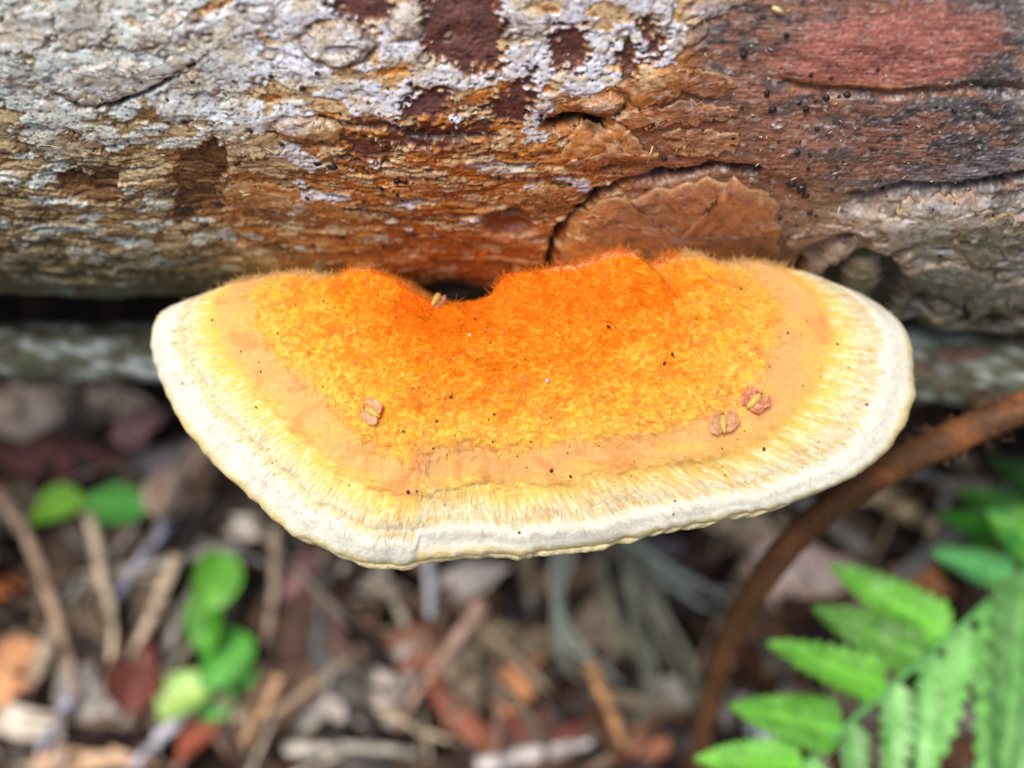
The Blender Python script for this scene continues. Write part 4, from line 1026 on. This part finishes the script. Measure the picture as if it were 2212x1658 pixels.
ST = [
 ('twig', [(372, 1125), (320, 1190), (250, 1305)], 38, (150, 152, 176), 'bluish grey twig slanting below the two-leaved seedling', 'twig'),
 ('twig', [(165, 1475), (130, 1550), (95, 1640)], 40, (150, 150, 172), 'bluish twig continuing at the base of the straws', 'twig'),
 ('dry_straw', [(205, 1140), (225, 1250), (250, 1350), (240, 1440), (215, 1500)], 34, (198, 178, 150), 'long pale straw standing through the litter', 'straw'),
 ('dry_straw', [(10, 1090), (70, 1180), (110, 1290), (150, 1420), (160, 1520)], 40, (172, 144, 122), 'tan straw leaning beside the long pale one', 'straw'),
 ('dry_straw', [(395, 1230), (340, 1330), (278, 1420)], 40, (196, 174, 148), 'broad beige straw pointing to the clover sprig', 'straw'),
 ('dry_straw', [(600, 1170), (600, 1290), (590, 1390)], 36, (166, 146, 126), 'upright brownish straw near the fungus rim', 'straw'),
 ('twig', [(430, 1172), (500, 1188), (580, 1216)], 34, (128, 124, 120), 'grey horizontal twig above the clover sprig', 'twig'),
 ('twig', [(408, 1518), (340, 1585), (262, 1660)], 46, (190, 186, 196), 'pale lilac twig running out below the clover sprig', 'twig'),
 ('dry_straw', [(610, 1490), (560, 1550), (510, 1610)], 34, (190, 152, 116), 'short tan straw beside the brick red leaf', 'straw'),
 ('wood_chip', [(620, 1612), (740, 1606), (900, 1618)], 40, (178, 170, 158), 'whitish fibrous wood strip along the litter', 'wood chip'),
 ('dry_straw', [(926, 1195), (930, 1260), (934, 1330)], 36, (186, 186, 192), 'whitish straw hanging straight below the fungus', 'straw'),
 ('wood_chip', [(1045, 1300), (975, 1380), (905, 1475), (842, 1570)], 42, (186, 152, 134), 'pinkish tan stick leaning below the fungus', 'stick'),
 ('lichen_strand', [(1222, 1190), (1200, 1260), (1198, 1320), (1225, 1390), (1275, 1430), (1330, 1456)], 36, (176, 182, 170), 'wispy grey green strands curling like a hook under the fungus', 'lichen strand'),
 ('lichen_strand', [(1345, 1155), (1375, 1200), (1420, 1245), (1480, 1285), (1565, 1315)], 40, (170, 178, 166), 'wispy grey green strands sweeping toward the arching stem', 'lichen strand'),
 ('lichen_strand', [(1372, 1200), (1372, 1290), (1376, 1370), (1405, 1480), (1400, 1560)], 26, (158, 160, 140), 'grey green strands dropping straight down below the fungus', 'lichen strand'),
 ('lichen_strand', [(1400, 1290), (1450, 1380), (1490, 1440), (1500, 1540)], 24, (162, 160, 138), 'slender drab strands beside the arching stem', 'lichen strand'),
 ('lichen_strand', [(1290, 1240), (1320, 1330), (1350, 1400), (1420, 1430)], 20, (150, 150, 128), 'faint olive strands between the two curving tufts', 'lichen strand'),
 ('dry_straw', [(1270, 1465), (1310, 1530), (1345, 1612)], 44, (190, 142, 98), 'orange tan straw beside the wine red leaf', 'straw'),
 ('wood_chip', [(1030, 1655), (1160, 1630), (1290, 1612)], 46, (214, 206, 204), 'bright whitish wood strip over the wine red leaf', 'wood chip'),
 ('wood_chip', [(1850, 1050), (1940, 1090), (2040, 1150)], 78, (206, 182, 146), 'thick tan piece of split wood behind the stem', 'wood chip'),
 ('twig', [(1945, 1005), (2010, 1030), (2066, 1062)], 40, (138, 136, 142), 'short grey twig above the tan split wood', 'twig'),
 ('twig', [(1600, 1345), (1700, 1365), (1780, 1392), (1830, 1445), (1866, 1500)], 24, (122, 82, 62), 'thin brown twig bending behind the fern pinnae', 'twig'),
 ('twig', [(720, 1200), (700, 1300), (690, 1430)], 34, (92, 98, 98), 'dark blue grey twig in the shade below the fungus', 'twig'),
 ('dry_straw', [(820, 1555), (900, 1585), (1000, 1600)], 26, (186, 168, 140), 'light straw beside the pinkish stick', 'straw'),
]
def wisp(pts, wpx, colr, label):
    G = path_ground(pts, .006); G[:, 2] += np.linspace(.006, 0, len(G)); dep = project(G)[2].mean(); r = pxsize(wpx, dep)
    G = resample(G, 30, 3); s_ = np.linspace(0, 1, 30)
    bits = []
    for k in range(9):
        ph = rng.uniform(0, 6.28, 3); am = rng.normal(0, r * .45, 3)
        off_ = np.stack([am[0] * np.sin(s_ * rng.uniform(2, 6) + ph[0]), am[1] * np.sin(s_ * rng.uniform(2, 6) + ph[1]), np.abs(am[2]) * np.sin(s_ * 3 + ph[2])], 1)
        a_, b_ = (0, 30) if k < 4 else (int(rng.integers(0, 10)), int(rng.integers(18, 30)))
        vv_, ff_ = tube((G + off_)[a_:b_], r * rng.uniform(.07, .15) * np.linspace(1, .5, b_ - a_), 5)
        cc = lin(colr) * rng.uniform(.6, 1.1)
        bits.append((vv_, ff_, cc))
    v, f, c = join(bits)
    o = mesh_np('lichen_strand', v - G[0], f, M_WOOD, None, c); o.location = G[0]
    tag(o, label, 'lichen strand')
for i, (nm, pts, wpx, c1, lb, ct) in enumerate(ST):
    if nm == 'lichen_strand':
        wisp(pts, wpx * 1.3, c1, lb); continue
    up = nm in ('dry_straw', 'lichen_strand')
    stick(nm, pts, wpx, c1, lb, ct, lift=.007 if up else .005, flat=.55 if up else 1, ends=(.006, 0) if up else None)

# ------------------------------------------------------------------ seedlings
def blade(parent, name, P0_, dirv, nrm, L, W, shape, c1, c2, nl=14, nw=9, teeth=0, fold=.12, droop=.15, seed_=0, lob=.35):
    d = np.array(dirv, float); n = np.array(nrm, float); n /= np.linalg.norm(n); d -= n * (d @ n); d /= np.linalg.norm(d); s = np.cross(n, d)
    sg, cg = np.meshgrid(np.linspace(0, 1, nl), np.linspace(-1, 1, nw), indexing='ij')
    if shape == 'round': env = np.sqrt(np.clip(1 - (2 * np.clip(sg, .01, .99) - 1) ** 2, 0, 1)) ** .85
    elif shape == 'heart': env = np.sqrt(np.clip(1 - (2 * np.clip(sg * .95 + .0, .01, .99) - 1) ** 2, 0, 1)) * (.8 + .35 * sg)
    else: env = np.clip(sg * 9 + .15, 0, 1) ** .7 * np.clip(1 - sg ** 2.0, 0, 1) ** .75
    off_ = 0 * sg
    if teeth:
        ph = (sg * teeth) % 1.0
        env = env * (1 - lob * (1 - np.sin(math.pi * np.clip(ph * 1.05, 0, 1)) ** .7))
        off_ = .25 / teeth * np.abs(cg)
    x = (sg + off_) * L; y = cg * env * W / 2
    z = fold * np.abs(y) - droop * L * sg ** 2 + .03 * L * pn(sg * 4 + seed_, cg * 2, seed_)
    V = P0_ + x.reshape(-1, 1) * d + y.reshape(-1, 1) * s + z.reshape(-1, 1) * n
    C = mixc(np.broadcast_to(lin(c1), (len(V), 3)), lin(c2), sst(-.2, .3, fbm(sg.ravel() * 3 + seed_, cg.ravel() * 2, 581, 3)))
    C = mixc(C, lin([min(255, int(k * 1.3) + 20) for k in c1]), sst(.22, .05, np.abs(cg)).ravel() * .5)
    C = mixc(C, np.array(lin(c1)) * .55, sst(.25, .5, fbm(sg.ravel() * 6 + seed_ * 2, cg.ravel() * 3, 583, 4)) * .5)
    V2 = V - n * max(.00015, L * .008)
    F = grid_faces(nl, nw); m = nl * nw
    e = np.concatenate([np.arange(nw), np.arange(1, nl) * nw + nw - 1, (nl - 1) * nw + np.arange(nw - 2, -1, -1), np.arange(nl - 2, 0, -1) * nw])
    e2 = np.roll(e, -1)
    return part(name, np.vstack([V, V2]), np.vstack([F, F[:, ::-1] + m, np.stack([e, e + m, e2 + m, e2], 1)]), M_LEAFG, parent, np.vstack([C, C]))
def pix_level(px, py, lift):
    return on_ground(np.array([float(px)]), np.array([float(py)]), lift)[0]
TOCAM = np.array([0, -.45, .9])
def sprout(label, foot, hub, leaves, group=None):
    g = pix_level(*foot, 0.0); g = g.copy()
    h = pix_level(hub[0], hub[1], hub[2])
    e = empty('seedling', (h[0], h[1], float(gz(h[0], h[1]))))
    base = np.array(e.location)
    v, f = tube(resample(np.array([base - [0, 0, .002], base * .5 + h * .5 + [.001, .001, 0], h]), 8, 1), np.linspace(.0006, .0004, 8), 6)
    part('stem', v, f, M_LEAFG, e, np.broadcast_to(lin([120, 140, 70]), (len(v), 3)))
    for (cx, cy, L, W, rot, c1, c2, lift, nrm) in leaves:
        c = pix_level(cx, cy, lift); dep = project(c)[2]
        Lm, Wm = pxsize(L, dep), pxsize(W, dep)
        d = np.array([math.cos(math.radians(rot)), math.sin(math.radians(rot)), 0.1]); d /= np.linalg.norm(d)
        p0 = c - d * Lm / 2
        n = np.array(nrm, float)
        v, f = tube(resample(np.array([h, (h + p0) / 2 + [0, 0, .0006], p0 + d * Lm * .06]), 6, 1), .00035, 5)
        part('leaf_stalk', v, f, M_LEAFG, e, np.broadcast_to(lin([110, 150, 70]), (len(v), 3)))
        n = n + rng.normal(0, .22, 3) * [1, 1, .3]
        blade(e, 'leaflet', p0, d, n, Lm, Wm * rng.uniform(.85, 1.1), 'heart', c1, c2, seed_=int(cx) % 50, fold=rng.uniform(.05, .35), droop=rng.uniform(.05, .3))
    return tag(e, label, 'seedling', group)
sprout('two-leaved bright green seedling in front of the mossy branch', (185, 1120), (182, 1085, .008),
       [(120, 1085, 132, 112, 176, (146, 214, 70), (164, 226, 96), .011, (-.1, -.4, .9)), (243, 1085, 128, 112, 4, (104, 196, 84), (124, 208, 104), .011, (.15, -.35, .9))])
sprout('leafy clover-like sprig with stacked green leaflets', (440, 1420), (445, 1400, .010),
       [(458, 1262, 130, 118, 84, (120, 198, 68), (136, 208, 84), .017, (0, -.5, .85)), (456, 1352, 130, 100, 92, (80, 164, 26), (96, 176, 40), .012, (.1, -.2, .95)), (486, 1430, 140, 100, 60, (88, 180, 58), (108, 190, 74), .012, (.3, -.4, .85)),
        (515, 1415, 110, 80, -60, (96, 184, 72), (112, 194, 90), .010, (.3, -.4, .85)), (395, 1490, 140, 110, 200, (184, 226, 116), (204, 238, 150), .012, (-.2, -.5, .85)), (470, 1478, 130, 90, -80, (96, 176, 80), (120, 192, 100), .011, (0, -.5, .85))])

# ------------------------------------------------------------------ fern
def frond(label, rachis_px, zs, pinnae, rc, lobing=10):
    """rachis_px: pixels with world heights; pinnae: (t along rachis, tip pixel, width px, colours)"""
    P = np.array([on_z(np.array([x]), np.array([y]), np.array([z]))[0] for (x, y), z in zip(rachis_px, zs)])
    Rr = resample(P, 40, 3)
    root = P[0].copy(); root = np.array([root[0] + .03, root[1] + .02, float(gz(root[0] + .03, root[1] + .02))])
    e = empty('fern_frond', tuple(root))
    full = resample(np.vstack([root - [0, 0, .003], (root + P[0]) / 2 + [0, 0, .02], Rr[::4], Rr[-1:]]), 60, 3)
    v, f = tube(full, np.linspace(.0011, .0004, 60), 7)
    part('rachis', v, f, M_LEAFG, e, np.broadcast_to(lin(rc), (len(v), 3)))
    for k, (t, tip, W, c1, c2, dz) in enumerate(pinnae):
        b = Rr[int(np.clip(t, 0, 1) * 39)]
        q = on_z(np.array([float(tip[0])]), np.array([float(tip[1])]), np.array([b[2] + dz]))[0]
        L = np.linalg.norm(q - b); dep = project(b)[2]
        g_ = rng.uniform(.82, 1.08); c1g, c2g = [min(255, x * g_) for x in c1], [min(255, x * g_) for x in c2]
        n = np.array([rng.normal(0, .22), -.4 + rng.normal(0, .18), .9])
        blade(e, 'pinna', b - [0, 0, .0002], (q - b), n, L, pxsize(W, dep) * (1.6 if c1 == G1 else 1.22) * rng.uniform(.9, 1.12), 'lance', c1g, c2g, 71, 9, teeth=lobing + int(rng.integers(-2, 2)), fold=.15, droop=.06, seed_=k, lob=.3 if c1 == G1 else .5)
    return tag(e, label, 'fern', 'fern fronds on the right')
def fx(cx, cy): return (1300 + .412 * cx, 985 + .412 * cy)      # coordinates read on an enlarged crop
G1, G2, G3, G4 = (108, 184, 56), (130, 200, 84), (132, 200, 108), (156, 216, 132)  # third and fourth are paler: sky reflection on the right pinnae painted in
zf_ = Z0 - .172
frond('bright green lobed fern frond beside the arching brown stem',
      [fx(2500, 400), fx(2080, 720), fx(1760, 1000), fx(1400, 1300), fx(1050, 1633), fx(700, 1960)], [zf_ + .004, zf_ + .003, zf_ + .002, zf_, zf_ - .003, zf_ - .007],
      [(.42, fx(1190, 600), 74, G1, G2, 0), (.50, fx(1110, 800), 76, G1, G2, 0), (.60, fx(870, 1005), 78, G1, G2, 0), (.73, fx(640, 1300), 74, G1, G2, 0), (.84, fx(500, 1570), 70, G1, G2, 0), (.95, fx(300, 1800), 60, G1, G2, 0),
       (.36, fx(2020, 1660), 88, G3, G4, .003), (.47, fx(1850, 1760), 70, G3, G4, .002), (.58, fx(1660, 1800), 74, G3, G4, .002), (.70, fx(1420, 1880), 66, G3, G4, .002), (.82, fx(1180, 1980), 60, G3, G4, .002),
       (.20, fx(2260, 1640), 120, G3, G4, .004), (.12, fx(2500, 1500), 110, G3, G4, .004), (.27, fx(2150, 1690), 92, G3, G4, .0), (.16, fx(2400, 1660), 100, G3, G4, .0), (.22, fx(1720, 530), 84, (96, 186, 110), G3, 0), (.10, fx(2000, 300), 84, G1, (60, 150, 60), 0)], (120, 190, 110), 11)
zg_ = Z0 - .185
frond('darker fern frond in the shade behind the bright one',
      [fx(2700, 250), fx(2300, 300), fx(2000, 420), fx(1850, 560)], [zg_, zg_, zg_, zg_ - .002],
      [(.30, fx(1990, 60), 80, (40, 104, 24), (60, 130, 34), 0), (.45, fx(1850, 180), 76, (44, 112, 24), (66, 138, 34), 0), (.7, fx(1760, 330), 66, (50, 124, 26), (70, 140, 40), 0), (.95, fx(1730, 480), 50, (50, 124, 26), (80, 150, 50), 0),
       (.55, fx(2230, 560), 70, (60, 140, 30), (84, 160, 40), 0), (.80, fx(2060, 640), 60, (60, 140, 30), (84, 160, 40), 0), (.2, fx(2480, 560), 70, (60, 140, 30), (84, 160, 40), 0), (.15, fx(2200, 20), 60, (40, 104, 24), (70, 150, 90), .004)], (80, 130, 50), 9)

# ------------------------------------------------------------------ the arching brown stem
sp_ = [(2420, 815, .172), (2300, 845, .170), (2212, 880, .168), (2110, 920, .168), (2000, 970, .169), (1900, 1022, .170), (1800, 1085, .173), (1710, 1165, .177), (1650, 1240, .181), (1600, 1330, .190), (1565, 1410, .199), (1540, 1490, .208), (1522, 1570, .216), (1510, 1660, .222), (1500, 1760, .228)]
SPt = np.array([np.array([0, 0, Z0]) + ray(x, y) * d for x, y, d in sp_])
foot = np.array([SPt[-1][0] - .003, SPt[-1][1] - .02, 0]); foot[2] = float(gz(foot[0], foot[1])) - .002
tipx = SPt[0] + np.array([.06, .02, .012])
SPt = np.vstack([foot, SPt[::-1], tipx, tipx + [.06, .03, -.01]])
SQ = resample(SPt, 110, 5)
stem = empty('arching_stem', tuple(foot))
tag(stem, 'reddish brown arching stem with tiny pale prickles, passing behind the fungus', 'stem')
rs = np.interp(np.linspace(0, 1, 110), [0, .3, .6, .8, 1], [.0019, .0020, .0025, .0029, .0022]) * (1 + .04 * rng.normal(0, 1, 110))
v, f = tube(SQ, rs, 16)
cst = mixc(np.broadcast_to(lin([84, 56, 34]), (len(v), 3)), lin([150, 92, 54]), sst(-.1, .3, fbm(v[:, 0] * 150, v[:, 2] * 150, 591, 4)) * sst(.02, .08, v[:, 0]))
cst = mixc(cst, lin([84, 52, 28]), sst(.05, .35, fbm(v[:, 0] * 260, v[:, 1] * 300, 601, 4)) * .7)
part('stalk', v, f, M_STEM, stem, cst)
hs = []
for k in range(900):
    i = int(rng.integers(6, 106)); p = SQ[i] + (SQ[i + 1] - SQ[i]) * rng.random(); td = SQ[i + 1] - SQ[i]; td /= np.linalg.norm(td)
    o_ = rng.normal(0, 1, 3); o_ -= td * (o_ @ td); o_ /= np.linalg.norm(o_); L = rng.uniform(.0005, .0016); b0 = p + o_ * rs[i] * .9
    vh, fh = tube(np.array([b0, b0 + o_ * L * .6 + td * L * rng.normal(0, .3), b0 + o_ * L + td * L * rng.normal(0, .6)]), [.00005, .00004, .00002], 3, False)
    hs.append((vh, fh, lin([170, 128, 92])))
v, f, c = join(hs)
tag(part('stem_hair', v, f, M_STEM, stem, c), kind='stuff')
for k in range(26):
    i = int(rng.integers(8, 104)); p = SQ[i]; tdir = SQ[i + 1] - SQ[i - 1]; tdir /= np.linalg.norm(tdir)
    o_ = rng.normal(0, 1, 3); o_ -= tdir * (o_ @ tdir); o_ /= np.linalg.norm(o_)
    L = rng.uniform(.0008, .0019)
    b0 = p + o_ * rs[i] * .8
    v, f = tube(np.array([b0, b0 + o_ * L * .6 - tdir * L * .1, b0 + o_ * L - tdir * L * .35]), [.0006, .00022, .00004], 6)
    part('prickle', v, f, M_STEM, stem, np.broadcast_to(lin([158, 100, 70]), (len(v), 3)))
